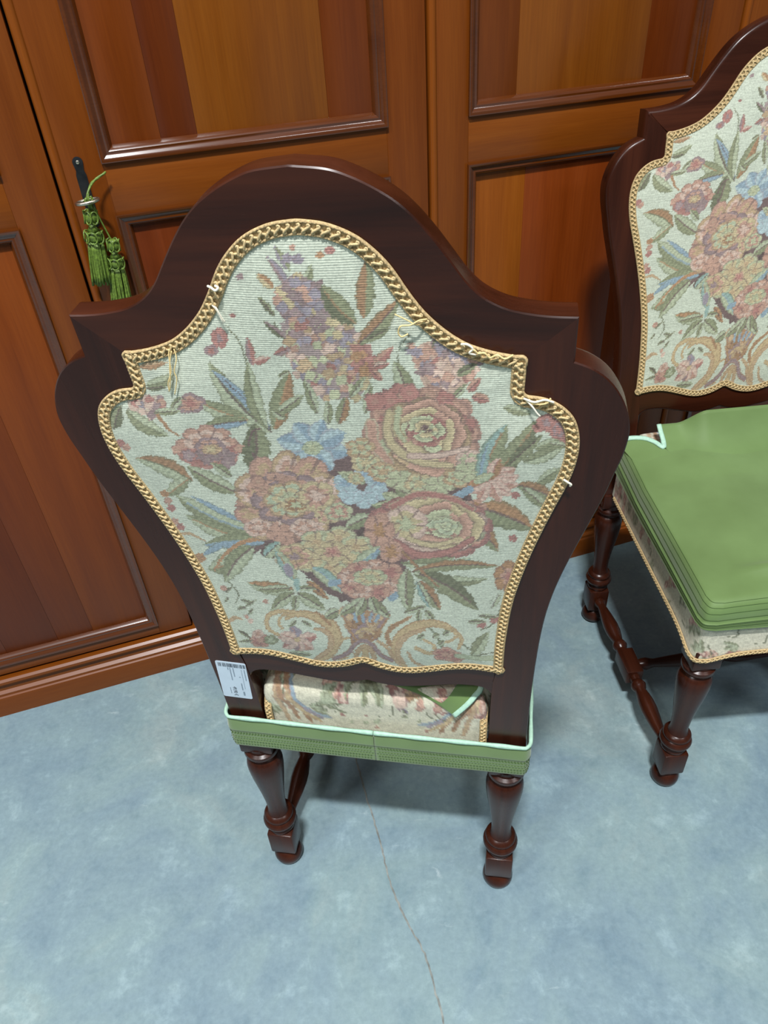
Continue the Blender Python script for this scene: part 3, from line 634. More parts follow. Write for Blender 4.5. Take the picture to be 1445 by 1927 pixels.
    # ---- big left flower
    for a in range(10):
        t = a * 2 * math.pi / 10 + .3; fl((545 + 62 * math.cos(t), 930 + 46 * math.sin(t)), 46, 34, 3, ('T', 'P', 'LP', 'T') if a % 2 else ('P', 'T', 'P'), rot=t, lobe=.12, ang=t)
    fl((545, 930), 72, 52, 8, ('T', 'LP', 'P', 'MV'), rot=.1); p.cluster([(470, 905), (520, 880), (560, 890), (560, 915), (500, 925)], ['P', 'MV', 'P'], 16, 9, 16, 42, base='P'); fl((548, 932), 52, 36, 7, ('YG', 'YG', 'Y', 'LL', 'T'), rot=.5, line='M2'); fl((560, 942), 30, 16, 6, ('YG', 'BR', 'Y')); fl((598, 925), 36, 30, 5, ('LP', 'P', 'Y'), rot=.8)
    for x, y, c in ((488, 985, 'LP'), (530, 995, 'P'), (575, 985, 'LP'), (620, 960, 'Y'), (640, 955, 'YG')): fl((x, y), 28, 18, 5, (c, 'P', c), rot=x)
    # ---- second blue flower
    for (dx, dy, c) in ((-32, -6, 'B'), (-22, 18, 'LB'), (6, 26, 'LB'), (26, 12, 'LB'), (30, -10, 'B'), (8, -26, 'B')): fl((684 + dx, 906 + dy), 24, 18, 4, (c, 'LB'), rot=dx, line='LI')
    lf((690, 900), (640, 880), 12, 'YG', 'LL', 'DO'); fl((672, 892), 16, 12, 5, ('YG', 'Y')); lf((770, 950), (700, 942), 12, 'YG', 'O', 'DO'); lf((755, 935), (720, 920), 12, 'YG', 'LL', 'DO'); lf((772, 922), (745, 910), 14, 'YG', 'O', 'M2'); lf((700, 962), (650, 985), 15, 'LL', 'O', 'M2')
    # ---- big rose
    fl((795, 815), 112, 98, 11, ('P', 'LP', 'P', 'RR', 'P'), rot=.2, lobe=.1)
    p.cluster([(700, 750), (750, 728), (830, 735), (875, 775), (885, 840), (850, 830), (800, 780), (740, 790)], ['RR', 'P', 'RR', 'P'], 34, 16, 28, 51, base='RR', basea=.8)
    p.rose((798, 822), 92, 84, ['M2', 'YG', 'Y', 'P', 'T', 'YG', 'LP', 'P', 'T', 'RR'], 4.6, 9, ph=.6, core=(.08, -.22))
    p.rose((804, 802), 40, 32, ['M2', 'Y', 'YG', 'RR', 'P', 'RR'], 3.4, 7, ph=2.1)
    st([(735, 770), (730, 800), (745, 835), (790, 860), (850, 868)], 10, 6, 'Y', 'M2'); st([(752, 762), (748, 795), (762, 822)], 8, 5, 'YG', 'BR'); st([(772, 850), (830, 848), (880, 835)], 6, 5, 'LP', 'M2'); st([(700, 790), (708, 830), (735, 862)], 12, 8, 'P', 'LL')
    for x, y, c in ((690, 862, 'Y'), (722, 880, 'T'), (755, 895, 'YG'), (790, 902, 'Y'), (828, 905, 'YG'), (862, 890, 'T'), (886, 858, 'LP'), (680, 835, 'T'), (882, 880, 'YG')): fl((x, y), 30, 20, 5, (c, 'YG', c), rot=x, lobe=.25)
    # ---- right lily and its leaves
    lf((905, 905), (955, 792), 25, 'O', 'TE', 'BR', bend=-6); lf((912, 900), (1012, 785), 21, 'DO', 'O', 'BR', bend=6); lf((905, 895), (920, 825), 9, 'TE', 'B', 'TE'); lf((955, 868), (1020, 812), 14, 'O', 'DO'); lf((985, 862), (1068, 828), 15, 'LL', 'O', 'DO', bend=4); lf((1005, 838), (1070, 815), 9, 'O', 'LL', 'O'); lf((1010, 905), (1055, 878), 13, 'O', 'LL', 'DO')
    lf((948, 762), (1000, 775), 10, 'O', 'LL', 'DO'); fl((1028, 792), 20, 17, 5, ('MV', 'RR', 'RR')); fl((1052, 806), 19, 20, 4, ('RR', 'MV', 'RR'), rot=.5); p.dot(1012, 800, 11, 'RR'); p.dot(1062, 826, 10, 'RR'); lf((1035, 830), (1068, 838), 8, 'O', 'LL')
    lf((972, 905), (1048, 942), 16, 'O', 'BR', 'M2', bend=-5); lf((985, 912), (1030, 955), 12, 'O', 'LL', 'M2'); lf((895, 945), (1004, 994), 27, 'O', 'OB', 'M2', bend=-6); lf((885, 975), (938, 1032), 17, 'O', 'BR', 'M2', bend=-5)
    for t, c in ((-.5, 'P'), (-.15, 'LP'), (.25, 'P'), (.7, 'LP'), (1.15, 'P'), (1.9, 'P'), (2.6, 'OB'), (-1.2, 'BR')): lf((920, 895), (920 + 58 * math.cos(t), 895 + 46 * math.sin(t)), 14, c, 'LP', 'RR', 'RR')
    p.dot(970, 925, 9, 'RR'); lf((890, 900), (930, 882), 9, 'LL', 'YG', 'LL'); st([(862, 925), (885, 912)], 8, 7, 'B'); fl((895, 945), 22, 14, 5, ('OB', 'P'))
    # ---- lower rose
    fl((808, 985), 122, 66, 12, ('P', 'T', 'LP', 'P', 'RR'), rot=.1, lobe=.1); p.rose((822, 980), 98, 56, ['LL', 'YG', 'P', 'Y', 'LP', 'YG', 'P', 'RR', 'RR'], 4.2, 10, ph=1.2, core=(.15, .05)); p.rose((838, 984), 34, 22, ['YG', 'LL', 'YG', 'P'], 2.8, 6, ph=.4); fl((765, 978), 42, 36, 6, ('YG', 'Y', 'LP'), rot=.4, lobe=.14)
    st([(745, 1012), (790, 1036), (845, 1030), (890, 1005)], 8, 5, 'RR', 'M2'); st([(770, 1005), (815, 1018), (862, 1006)], 6, 4, 'Y', 'M2'); fl((715, 990), 30, 34, 5, ('OB', 'P', 'P')); st([(740, 945), (790, 922), (850, 930), (890, 950)], 7, 5, 'RR', 'YG')
    # ---- small yellow flowers
    for x, y in ((598, 1012), (640, 1005), (672, 1022), (665, 1052), (622, 1062), (585, 1045)): fl((x, y), 34, 24, 5, ('T', 'Y', 'Y', 'YG'), rot=x, lobe=.2)
    fl((628, 1030), 34, 20, 6, ('RR', 'P', 'Y', 'Y')); fl((556, 1040), 36, 27, 6, ('MV', 'T', 'P', 'Y'), rot=.3)
    lf((500, 1040), (530, 1012), 14, 'LL', 'TE'); lf((560, 1085), (520, 1025), 13, 'LL', 'TE', 'OB'); st([(543, 1060), (548, 1072)], 8, 6, 'LI'); lf((590, 1060), (645, 1108), 14, 'LL', 'TE', 'B', bend=-4); lf((580, 1085), (620, 1120), 9, 'BR', 'OB')
    lf((660, 1068), (722, 1018), 15, 'TE', 'LL', 'B'); lf((700, 1048), (716, 1022), 5, 'B', 'B', 'B'); fl((738, 1030), 24, 22, 5, ('OB', 'P'))
    # ---- lower pink flower
    for t in range(9):
        a = t * math.pi * 2 / 9; fl((702 + 42 * math.cos(a), 1084 + 22 * math.sin(a)), 27, 19, 4, ('P', 'LP', 'P') if t % 2 else ('RR', 'P'), rot=a, lobe=.2)
    fl((698, 1078), 34, 17, 7, ('YG', 'Y', 'YG')); st([(738, 1118), (752, 1108)], 6, 5, 'B'); st([(625, 1090), (640, 1086)], 6, 5, 'B')
    # ---- leaves lower right
    lf((755, 1052), (858, 1040), 10, 'LL', 'O', 'DO', bend=5); lf((830, 1058), (888, 1042), 6, 'TE', 'LL', 'TE'); lf((775, 1068), (940, 1060), 11, 'O', 'BR', 'M2', bend=-9); lf((780, 1072), (918, 1082), 13, 'O', 'LL', 'DO', bend=9); lf((790, 1072), (900, 1142), 20, 'O', 'DO', 'M2', bend=-10); lf((790, 1085), (830, 1140), 14, 'O', 'BR'); lf((768, 1062), (770, 1142), 18, 'LL', 'O', 'M2', bend=4); lf((785, 1085), (812, 1138), 9, 'TE', 'LL'); st([(758, 1030), (790, 1062), (825, 1095)], 3, 2, 'BR', 'M2'); lf((760, 1145), (805, 1132), 6, 'LL', 'O'); lf((790, 1140), (788, 1168), 6, 'O', 'LL'); lf((800, 1140), (818, 1160), 7, 'LL', 'O')
    fl((958, 1082), 30, 32, 6, ('RR', 'P', 'OB', 'OB'), rot=.6); p.dot(965, 1008, 9, 'RR'); p.dot(907, 1170, 9, 'RR'); p.dot(930, 1162, 10, 'RR'); lf((880, 1162), (915, 1165), 5, 'LL', 'O'); lf((900, 1152), (938, 1158), 5, 'O', 'LL'); lf((925, 1140), (942, 1112), 8, 'LL', 'G'); lf((888, 1228), (920, 1185), 14, 'LL', 'O', 'DO')
    # ---- leaf trio and sprigs lower left
    lf((556, 1102), (468, 1088), 14, 'OB', 'LL', 'DO', bend=-4); lf((550, 1098), (482, 1102), 8, 'LL', 'O'); lf((556, 1108), (512, 1142), 13, 'O', 'LL', 'DK', bend=3); lf((562, 1108), (615, 1140), 13, 'LL', 'O', 'DK'); lf((560, 1112), (556, 1145), 8, 'O', 'LL'); lf((562, 1098), (596, 1100), 6, 'LL', 'O'); st([(560, 1085), (562, 1100)], 5, 4, 'TE')
    for x0, y0, x1, y1 in ((455, 1122, 480, 1128), (448, 1142, 468, 1134), (462, 1136, 486, 1120), (425, 1110, 440, 1098), (470, 1150, 480, 1136), (430, 1118, 425, 1130)): lf((x0, y0), (x1, y1), 4, 'LL', 'O')
    p.dot(422, 1102, 7, 'P'); p.dot(502, 1124, 6, 'P'); p.dot(466, 1154, 5, 'P'); p.dot(474, 1162, 6, 'LP'); st([(432, 1166), (445, 1158), (458, 1160)], 4, 1.5, 'T')
    # ---- scrolls
    st(Z5([(900, 1180), (1010, 1110), (1060, 1020), (1065, 940), (1010, 850), (900, 790), (780, 755), (680, 765), (640, 790)]), 4, 4, 'GO', 'BR', .75, 12); st(Z5([(880, 885), (960, 900), (1010, 960), (1010, 1040), (960, 1100), (880, 1160)]), 3, 4, 'T', 'BR', .8, 6)
    st(Z5([(700, 735), (580, 735), (490, 770), (468, 830), (500, 895), (570, 935)]), 3.5, 3, 'GO', 'BR', .8, 5); st(Z5([(600, 880), (575, 830), (590, 780), (640, 752)]), 3, 2.5, 'GO', 'BR', .7); st(Z5([(1010, 850), (920, 760), (890, 740)]), 3, 2, 'BR', 'BR'); st(Z5([(1060, 1030), (1120, 970), (1180, 960)]), 3, 1.5, 'GO', 'BR'); st(Z5([(1020, 1140), (1070, 1160), (1150, 1150)]), 2.5, 2, 'GO', 'BR')
    st(Z6([(500, 1100), (430, 1010), (410, 930), (440, 850), (510, 790), (620, 750), (740, 745), (850, 790), (915, 860), (900, 930)]), 4, 3.5, 'GO', 'BR', .75, 9); st(Z6([(480, 1050), (440, 980), (450, 900), (520, 830), (640, 790)]), 4, 3, 'T', 'BR', .5, 7); st(Z6([(800, 880), (850, 870), (880, 830), (840, 790), (740, 760)]), 2.5, 3, 'GO', 'BR'); st(Z6([(580, 930), (660, 970), (720, 960), (700, 900), (620, 860)]), 4, 2, 'GO', 'BR', .6); st(Z6([(380, 900), (360, 830), (400, 770), (470, 730), (540, 690)]), 5, 2, 'BR', 'GO'); st(Z6([(290, 880), (350, 920), (400, 1000), (450, 1070)]), 3, 4, 'T', 'BR', .8); st(Z6([(520, 970), (560, 1050), (640, 1090)]), 3, 2, 'T', 'BR', .8); st(Z6([(680, 780), (740, 850), (790, 940), (900, 1000), (1050, 1000)]), 2, 2, 'DO')
    for x, y in ((590, 860), (700, 850), (740, 910), (780, 830)): X, Y = Z6([(x, y)])[0]; lf((X, Y), (X + 14, Y - 8), 6, 'LL', 'O')
    # ---- vase and foot
    p.cluster([(645, 1142), (735, 1142), (712, 1185), (700, 1200), (672, 1200), (655, 1180)], ['T', 'MV', 'BR', 'T'], 30, 7, 12, 61, base='MV', basea=1.0)
    for x in (668, 684, 700, 714): st([(x, 1148), (x + (690 - x) * .25, 1162)], 3.5, 2.5, 'B', 'MV', .4)
    st([(646, 1146), (660, 1178), (676, 1198), (700, 1198), (716, 1178), (734, 1150)], 2.4, 2.4, 'BR'); st([(672, 1184), (682, 1176), (694, 1176), (704, 1184)], 3, 3, 'GO', 'BR')
    for x0, y0, x1, y1 in ((690, 1118, 640, 1150), (690, 1118, 672, 1152), (695, 1118, 735, 1155), (700, 1115, 712, 1148), (640, 1140, 612, 1155)): lf((x0, y0), (x1, y1), 12, 'LL', 'O', 'DK', 'M2')
    st([(630, 1236), (655, 1225), (668, 1206), (685, 1198), (702, 1206), (716, 1226), (738, 1238)], 5, 5, 'MV', 'BR', .8); st([(668, 1240), (676, 1218), (688, 1210), (700, 1220), (706, 1242)], 5, 5, 'T', 'BR', .7); st([(688, 1218), (688, 1244)], 6, 7, 'GO', 'BR', .6)
    # ---- pink flowers by the left scroll
    for t, c in ((-1.9, 'LI'), (-.3, 'RR'), (.7, 'P'), (1.5, 'MV'), (2.5, 'RR'), (3.3, 'P'), (-2.7, 'LP')): lf((563, 1197), (563 + 38 * math.cos(t), 1197 + 30 * math.sin(t)), 12, c, 'LP' if c != 'LI' else 'LI', 'RR', 'MV', ser=.1)
    fl((562, 1196), 6, 5, 5, ('GO', 'GO')); fl((492, 1200), 22, 16, 6, ('P', 'RR', 'P')); fl((488, 1186), 12, 9, 4, ('P', 'LP')); fl((512, 1198), 14, 11, 5, ('LL', 'O')); lf((475, 1195), (448, 1182), 4, 'DO', 'O'); lf((478, 1200), (450, 1205), 4, 'O', 'LL'); lf((560, 1160), (545, 1172), 5, 'LL', 'O'); lf((570, 1160), (590, 1172), 4, 'LL', 'O'); lf((545, 1225), (590, 1228), 7, 'O', 'LL')
    fl((838, 1225), 24, 16, 5, ('P', 'RR', 'P'), rot=.2); fl((858, 1232), 18, 13, 5, ('RR', 'P')); st([(860, 1228), (900, 1234), (935, 1236)], 5, 5, 'LL', 'O')
    return p.done()

def set_colors(me, rgb255):
    at = me.color_attributes.new('Col', 'FLOAT_COLOR', 'POINT'); a = np.ones((len(rgb255), 4), np.float32); a[:, :3] = lin(rgb255); at.data.foreach_set('color', a.ravel())

def panel_mesh():
    """padded tapestry panel, outer side towards -t.  coords (x, t, s)"""
    poly = inset(gimp_path(0.004), -0.0005, True); h = 0.00105
    xs = np.arange(-.232, .2325, h); ss = np.arange(.158, .768, h); X, Y = np.meshgrid(xs, ss, indexing='ij')
    ins = inside(poly, X, Y)
    cx, cs = xs[::10], ss[::10]; CX, CS = np.meshgrid(cx, cs, indexing='ij'); D = np.full(CX.shape, 1.0)
    for q in poly: D = np.minimum(D, np.hypot(CX - q[0], CS - q[1]))
    fi = np.clip((xs - xs[0]) / (10 * h), 0, len(cx) - 1.001); fj = np.clip((ss - ss[0]) / (10 * h), 0, len(cs) - 1.001)
    i0 = fi.astype(int)[:, None]; j0 = fj.astype(int)[None, :]; a = fi[:, None] - i0; b = fj[None, :] - j0
    D = (D[i0, j0] * (1 - a) + D[i0 + 1, j0] * a) * (1 - b) + (D[i0, j0 + 1] * (1 - a) + D[i0 + 1, j0 + 1] * a) * b
    k = np.clip(D / .06, 0, 1); T = -(.0012 + .0055 * np.sin(k * math.pi / 2))
    idx = -np.ones(X.shape, int); idx[ins] = np.arange(ins.sum())
    q = (ins[:-1, :-1] & ins[1:, :-1] & ins[1:, 1:] & ins[:-1, 1:])
    F = np.stack([idx[:-1, :-1][q], idx[1:, :-1][q], idx[1:, 1:][q], idx[:-1, 1:][q]], 1)
    V = np.stack([X[ins], T[ins], Y[ins]], 1).astype(np.float32)
    me = bpy.data.meshes.new('tapestry_panel'); me.vertices.add(len(V)); me.vertices.foreach_set('co', V.ravel())
    me.loops.add(F.size); me.loops.foreach_set('vertex_index', F.ravel().astype(np.int32))
    me.polygons.add(len(F)); me.polygons.foreach_set('loop_start', np.arange(0, F.size, 4, dtype=np.int32))
    me.update(calc_edges=True); me.validate(); me.shade_smooth(); me.materials.append(M_TAP)
    U, Vv = draft(X[ins], Y[ins]); set_colors(me, paint_bouquet(U, Vv)); return me

# ------------------------------------------------------------------ seat
SEAT_C = np.array([0.0, 0.27])
def seat_outline(off=0.0, n=640):
    hw_r, hw_f, yf = .210 + off, .220 + off, .512 + off
    half = chain([(np.array([(0, .008 - off), (.155, .008 - off)]), 60), (np.array([(.155, .008 - off), (.163, .010 - off), (.1655, .017 - off)]), 8), (np.array([(.1655, .017 - off), (.1655, .052 - off)]), 14), (np.array([(.1655, .052 - off), (hw_r, .052 - off)]), 16),
                  (np.array([(hw_r, .052 - off), (hw_f, yf - .022)]), 150), (np.array([(hw_f, yf - .022), (hw_f - .005, yf - .006), (hw_f - .022, yf)]), 12), (np.array([(hw_f - .022, yf), (0, yf + .004)]), 72)])
    return np.vstack([half, (half[1:-1] * FLIP)[::-1]])
def seat_top(x, y):
    return .512 + .018 * np.clip((.20 - y) / .18, 0, 1) + .024 * np.clip(1 - (np.abs(x) / .235) ** 2.6, 0, 1) * np.clip(1 - (np.abs(y - .27) / .30) ** 2.6, 0, 1)
def zlow(P):
    d = np.minimum(np.hypot(P[:, 0] - .217, P[:, 1] - .51), np.hypot(P[:, 0] + .217, P[:, 1] - .51)); return .406 - .016 * np.exp(-(d / .05) ** 2)
def seat_mesh():
    P = seat_outline(); n = len(P); rows = []
    fr = np.r_[np.linspace(0, .8, 24), np.linspace(.815, .93, 14)]
    for k in fr: q = SEAT_C + (P - SEAT_C) * k; rows.append(np.c_[q, seat_top(q[:, 0], q[:, 1])])
    nrm = inset(P, 1.0, True) - P; nrm /= np.linalg.norm(nrm, axis=1)[:, None]
    if ((P + nrm * .01 - SEAT_C) ** 2).sum() > ((P - SEAT_C) ** 2).sum(): nrm = -nrm
    q0 = SEAT_C + (P - SEAT_C) * .93; z0 = seat_top(q0[:, 0], q0[:, 1]); ze = z0 - .034
    for a in np.linspace(8, 90, 12):                                   # rolled edge
        w = math.sin(R(a)); q = q0 + (P - q0) * w; rows.append(np.c_[q, ze + (z0 - ze) * math.cos(R(a))])
    for z in np.linspace(0, 1, 26)[1:]: rows.append(np.c_[P + nrm * (.002 * math.sin(z * 3.14)), ze + (zlow(P) - ze) * z])
    m = MB(); G = np.array(rows); a, b = G.shape[:2]
    f = [(i * b + j, i * b + (j + 1) % b, (i + 1) * b + (j + 1) % b, (i + 1) * b + j) for i in range(a - 1) for j in range(b)]
    m.add(G.reshape(-1, 3), f); me = m.me('seat_cushion', M_TAP, 180)
    V = G.reshape(-1, 3); d = np.r_[0, np.cumsum(np.linalg.norm(np.diff(P, axis=0), axis=1))]; arc = np.tile(d, a); L = d[-1] + .003
    side = np.repeat(np.arange(a) >= len(fr) + 6, b); z = V[:, 2]
    # drafting sheet: top seen from above, borders folded down
    dirv = V[:, :2] - SEAT_C; drop = np.clip(.506 - z, 0, 1); rr = np.linalg.norm(dirv, axis=1)[:, None] + 1e-6
    XY = V[:, :2] + dirv / rr * drop[:, None]
    U = XY[:, 0] * 1500; Vv = -XY[:, 1] * 1500; p = Painter(U, Vv, rag=2.0); p.C[:] = np.array((220, 214, 186.)); rg = random.Random(4)
    for k in range(300):                                               # scattered sprays over the ground
        x, y = rg.uniform(-500, 500), rg.uniform(-970, 30); kind = rg.random(); t = rg.uniform(0, 6.28)
        if kind < .45:
            for dt in (-.5, 0, .5): p.leaf((x, y), (x + 46 * math.cos(t + dt), y + 46 * math.sin(t + dt)), 10, 'O', 'LL', 'DO', ser=.2)
        elif kind < .8:
            p.flower((x, y), 22, 18, 6, ('Y', 'P', 'LP', 'P'), rot=t); p.flower((x + 25, y + 10), 14, 12, 5, ('LP', 'RR'), rot=t)
        else: p.stroke([(x, y), (x + 30 * math.cos(t), y + 30 * math.sin(t)), (x + 50 * math.cos(t + .6), y + 50 * math.sin(t + .6))], 2, 1.5, 'DO')
    for k in range(14): p.dot(rg.uniform(-230, 240), rg.uniform(18, 70), rg.uniform(5, 10), rg.choice(['RR', 'P', 'P', 'LL', 'O']))
    # rear roll: leaves, rose sprays, scroll corners
    for dt in (-2.3, -1.9, -1.4, 2.6): p.leaf((-30, -80), (-30 + 58 * math.sin(dt + 3.1), -80 + 70), 13, 'LL', 'O', 'DO')
    p.leaf((-14, -70), (-62, -26), 12, 'O', 'LL', 'DO'); p.leaf((-10, -70), (-22, -2), 14, 'LL', 'O', 'DO'); p.leaf((-6, -70), (22, -4), 13, 'O', 'LL', 'DO')
    p.cluster([(28, -70), (85, -66), (92, -20), (60, -4), (36, -22)], ['P', 'RR', 'LP', 'MV'], 26, 8, 15, 71, base='LP', basea=.6); p.leaf((70, -20), (108, -24), 8, 'BR', 'T'); p.leaf((66, -8), (82, 14), 6, 'O', 'LI')
    for s in (-1, 1):
        for q, c in (([(232, -86), (214, -40), (222, 8), (236, 60)], 'T'), ([(204, -80), (192, -30), (180, 18), (176, 60)], 'BR'), ([(214, -30), (200, 10), (206, 50)], 'BR'), ([(190, -10), (176, 30), (150, 56)], 'GO')): p.stroke([(s * x, y) for x, y in q], 7, 6, c, 'MV', .35)
        p.stroke([(s * 186, -80), (s * 176, -10), (s * 150, 30), (s * 118, 44)], 3, 5, 'B', 'LI'); p.stroke([(s * 168, 20), (s * 140, 48)], 7, 4, 'LI')
    for x in (-130, -100, 120, 140): p.stroke([(x, 0), (x + 14, 14), (x + 34, 22)], 1.8, 1.2, 'DO')
    p.cluster([(130, -30), (160, -30), (160, 0), (135, 0)], ['RR', 'P'], 8, 6, 10, 72, base='LP', basea=.4); p.dot(105, -10, 10, 'P')
    set_colors(me, p.done()); return me, P

def seat_trims(P):
    n3 = lambda A, z: np.c_[A, np.full(len(A), z)]
    nrm = inset(P, 1.0, True) - P; nrm /= np.linalg.norm(nrm, axis=1)[:, None]
    if ((P[200] + nrm[200] * .01 - SEAT_C) ** 2).sum() < ((P[200] - SEAT_C) ** 2).sum(): nrm = -nrm
    half = len(P) // 2; keep = np.arange(100, len(P) - 100); Pk = P[keep]; d = np.r_[0, np.cumsum(np.linalg.norm(np.diff(Pk, axis=0), axis=1))]; s = np.arange(0, d[-1], .0015)
    iv = lambda A: np.stack([np.interp(s, d, A[:, c]) for c in range(A.shape[1])], 1)
    Q = iv(Pk); N = iv(nrm[keep]); N /= np.linalg.norm(N, axis=1)[:, None]; U3 = np.c_[N, np.zeros(len(N))]; Nz = np.tile((0, 0, 1.0), (len(N), 1))
    low = braid(np.c_[Q + N * .0008, zlow(Q) + .003], Nz, U3, False, .0042, 3)
    verts = []
    for sx in (-1, 1):
        z = np.linspace(.41, .508, 62); yy = np.where(z < .474, .0085, .0085 + ((z - .474) / .034) ** 2 * .022); xx = np.full(62, sx * .1605)
        T = np.gradient(np.c_[xx, yy, z], axis=0); U3 = np.cross(T, (sx * 1.0, 0, 0)) * (-1); U3 /= np.linalg.norm(U3, axis=1)[:, None]
        if U3[0, 1] > 0: U3 = -U3
        verts.append(braid(np.c_[xx, yy - .0015, z], np.tile((1.0, 0, 0), (62, 1)), U3, False, .0055, 4))
    return low, verts

# ------------------------------------------------------------------ legs and stretchers
def leg_mesh(front):
    m = MB(); hb = .0235
    m.lathe([(.006, 0), (.017, .0008), (.0245, .006), (.027, .015), (.0262, .024), (.0225, .032), (.0175, .036), (.0175, .040), (.0205, .043), (.0205, .050)], 30)
    m.box(-hb, hb, -hb, hb, .046, .108, .0035)
    m.lathe([(.019, .104), (.0215, .109), (.0235, .1125), (.0235, .117), (.0205, .121), (.0205, .124), (.0265, .128), (.0295, .1335), (.0298, .138), (.0275, .143), (.0240, .146), (.0258, .149), (.0262, .153), (.0240, .157), (.0190, .160), (.0168, .168), (.0164, .180), (.0175, .200), (.0202, .226), (.0240, .254), (.0276, .280), (.0296, .300), (.0300, .314), (.0282, .325), (.0240, .332), (.0205, .335), (.0205, .339), (.0270, .343), (.0292, .348), (.0285, .354), (.0235, .357), (.0235, .368)], 34)
    if front: m.box(-.025, .025, -.025, .025, .362, .409, .003)
    else: m.box(-.0265, .0265, -.0225, .0225, .362, .398, .003)
    return m.me('leg', chairwood('z'), 40)
def spindle(L, joint=True):
    """turned rail along x from -L/2 to L/2"""
    m = MB()
    def half(sg, x0, x1):
        l = x1 - x0; prof = [(.010, 0), (.0125, .03), (.014, .06), (.011, .10), (.0095, .14), (.0115, .22), (.0145, .36), (.0168, .50), (.0165, .60), (.0140, .70), (.0110, .78), (.0145, .82), (.0165, .86), (.0140, .90), (.0105, .93), (.0120, 1.0)]
        m.lathe([(r, sg * (x0 + l * u)) for r, u in ([(q, 1 - u) for q, u in prof[::-1]] if False else [(q, 1 - u) for q, u in prof])], 22, 'x')
    if joint:
        m.box(-.035, .035, -.0185, .0185, -.0185, .0185, .003); half(1, .033, L / 2); half(-1, .033, L / 2)
    else:
        m.lathe([(.009, -L / 2), (.0125, -L * .47), (.0140, -L * .44), (.0110, -L * .41), (.0095, -L * .39), (.0125, -L * .30), (.0160, -L * .18), (.0160, -L * .12), (.0125, -L * .07), (.0105, -L * .05), (.0150, -L * .035), (.0165, -L * .02), (.0165, L * .02), (.0150, L * .035), (.0105, L * .05), (.0125, L * .07), (.0160, L * .12), (.0160, L * .18), (.0125, L * .30), (.0095, L * .39), (.0110, L * .41), (.0140, L * .44), (.0125, L * .47), (.009, L / 2)], 24, 'x')
    return m.me('stretcher', chairwood('x'), 40)

LEG_R, LEG_F = (.198, .026), (.190, .483)
MESH = back_meshes(); MESH['panel'] = panel_mesh(); MESH['seat'], SEAT_P = seat_mesh(); MESH['low'], MESH['vert'] = seat_trims(SEAT_P)
GP = gimp_path(); _n = inset(GP, 1.0, True) - GP; _n /= np.linalg.norm(_n, axis=1)[:, None]
MESH['braid'] = braid(np.c_[GP[:, 0], np.full(len(GP), -.0004), GP[:, 1]], np.c_[_n[:, 0], np.zeros(len(GP)), _n[:, 1]], np.tile((0, -1.0, 0), (len(GP), 1)), True)
MESH['leg_r'], MESH['leg_f'] = leg_mesh(False), leg_mesh(True)
SL = LEG_F[1] - LEG_R[1] - .044; MESH['side_str'] = spindle(SL); MESH['mid_str'] = spindle(2 * .195 - .034, False)

def build_chair(loc, rz, label):
    c = empty('upholstered_chair', (loc[0], loc[1], 0), rz, label, 'chair', 'carved-back tapestry chairs')
    B = dict(loc=(0, Y0B, .45), rot=(RK, 0, 0))
    ob('crest_rail', MESH['crest_rail'], c, **B); ob('stile', MESH['stile_l'], c, **B); ob('stile', MESH['stile_r'], c, **B); ob('lower_rail', MESH['lower_rail'], c, **B)
    pb = ob('tapestry_panel', MESH['panel'], c, **B); pb['label'] = 'floral tapestry on the outside of the back'; ob('braid_trim', MESH['braid'], pb)
    # the inside of the back: same cloth turned round to face the seat
    yf = Y0B + math.cos(RK) * TH; zf = .45 + math.sin(RK) * TH
    pf = ob('tapestry_panel', MESH['panel'], c, (0, yf, zf), (-RK, 0, math.pi)); pf['label'] = 'floral tapestry on the inside of the back'; ob('braid_trim', MESH['braid'], pf)
    se = ob('seat_cushion', MESH['seat'], c); se['label'] = 'cream floral tapestry seat'; ob('braid_trim', MESH['low'], se)
    for v in MESH['vert']: ob('braid_trim', v, se)
    for (x, y), nm in ((LEG_R, 'leg_r'), (LEG_F, 'leg_f')):
        for s in (-1, 1): ob('leg', MESH[nm], c, (s * x, y, 0))
    xm = (LEG_R[0] + LEG_F[0]) / 2; ym = (LEG_R[1] + LEG_F[1]) / 2; zs = .080
    for s in (-1, 1): ob('stretcher', MESH['side_str'], c, (s * xm, ym, zs), (0, 0, math.atan2(LEG_F[1] - LEG_R[1], s * (LEG_F[0] - LEG_R[0]))))
    ob('stretcher', MESH['mid_str'], c, (0, ym, zs))
    m = MB()                                                           # seat rails hidden in the upholstery
    m.box(-.165, .165, .018, .045, .405, .455); m.box(-.185, .185, .468, .492, .405, .455)
    for s in (-1, 1): m.box(s * .19 - .012, s * .19 + .012, .062, .468, .405, .455)
    ob('seat_frame', m.me('seat_frame', chairwood('x')), c)
    return c
C1 = (-0.0378217, 0.6642947); A1 = -0.1837087
C2 = (0.7042, 1.3195); A2 = 3.1757624
chair1 = build_chair(C1, A1, 'dark wood tapestry-backed chair seen from behind, price label on its post')
chair2 = build_chair(C2, A2, 'dark wood tapestry-backed chair facing forward at the right edge, against the wardrobe')

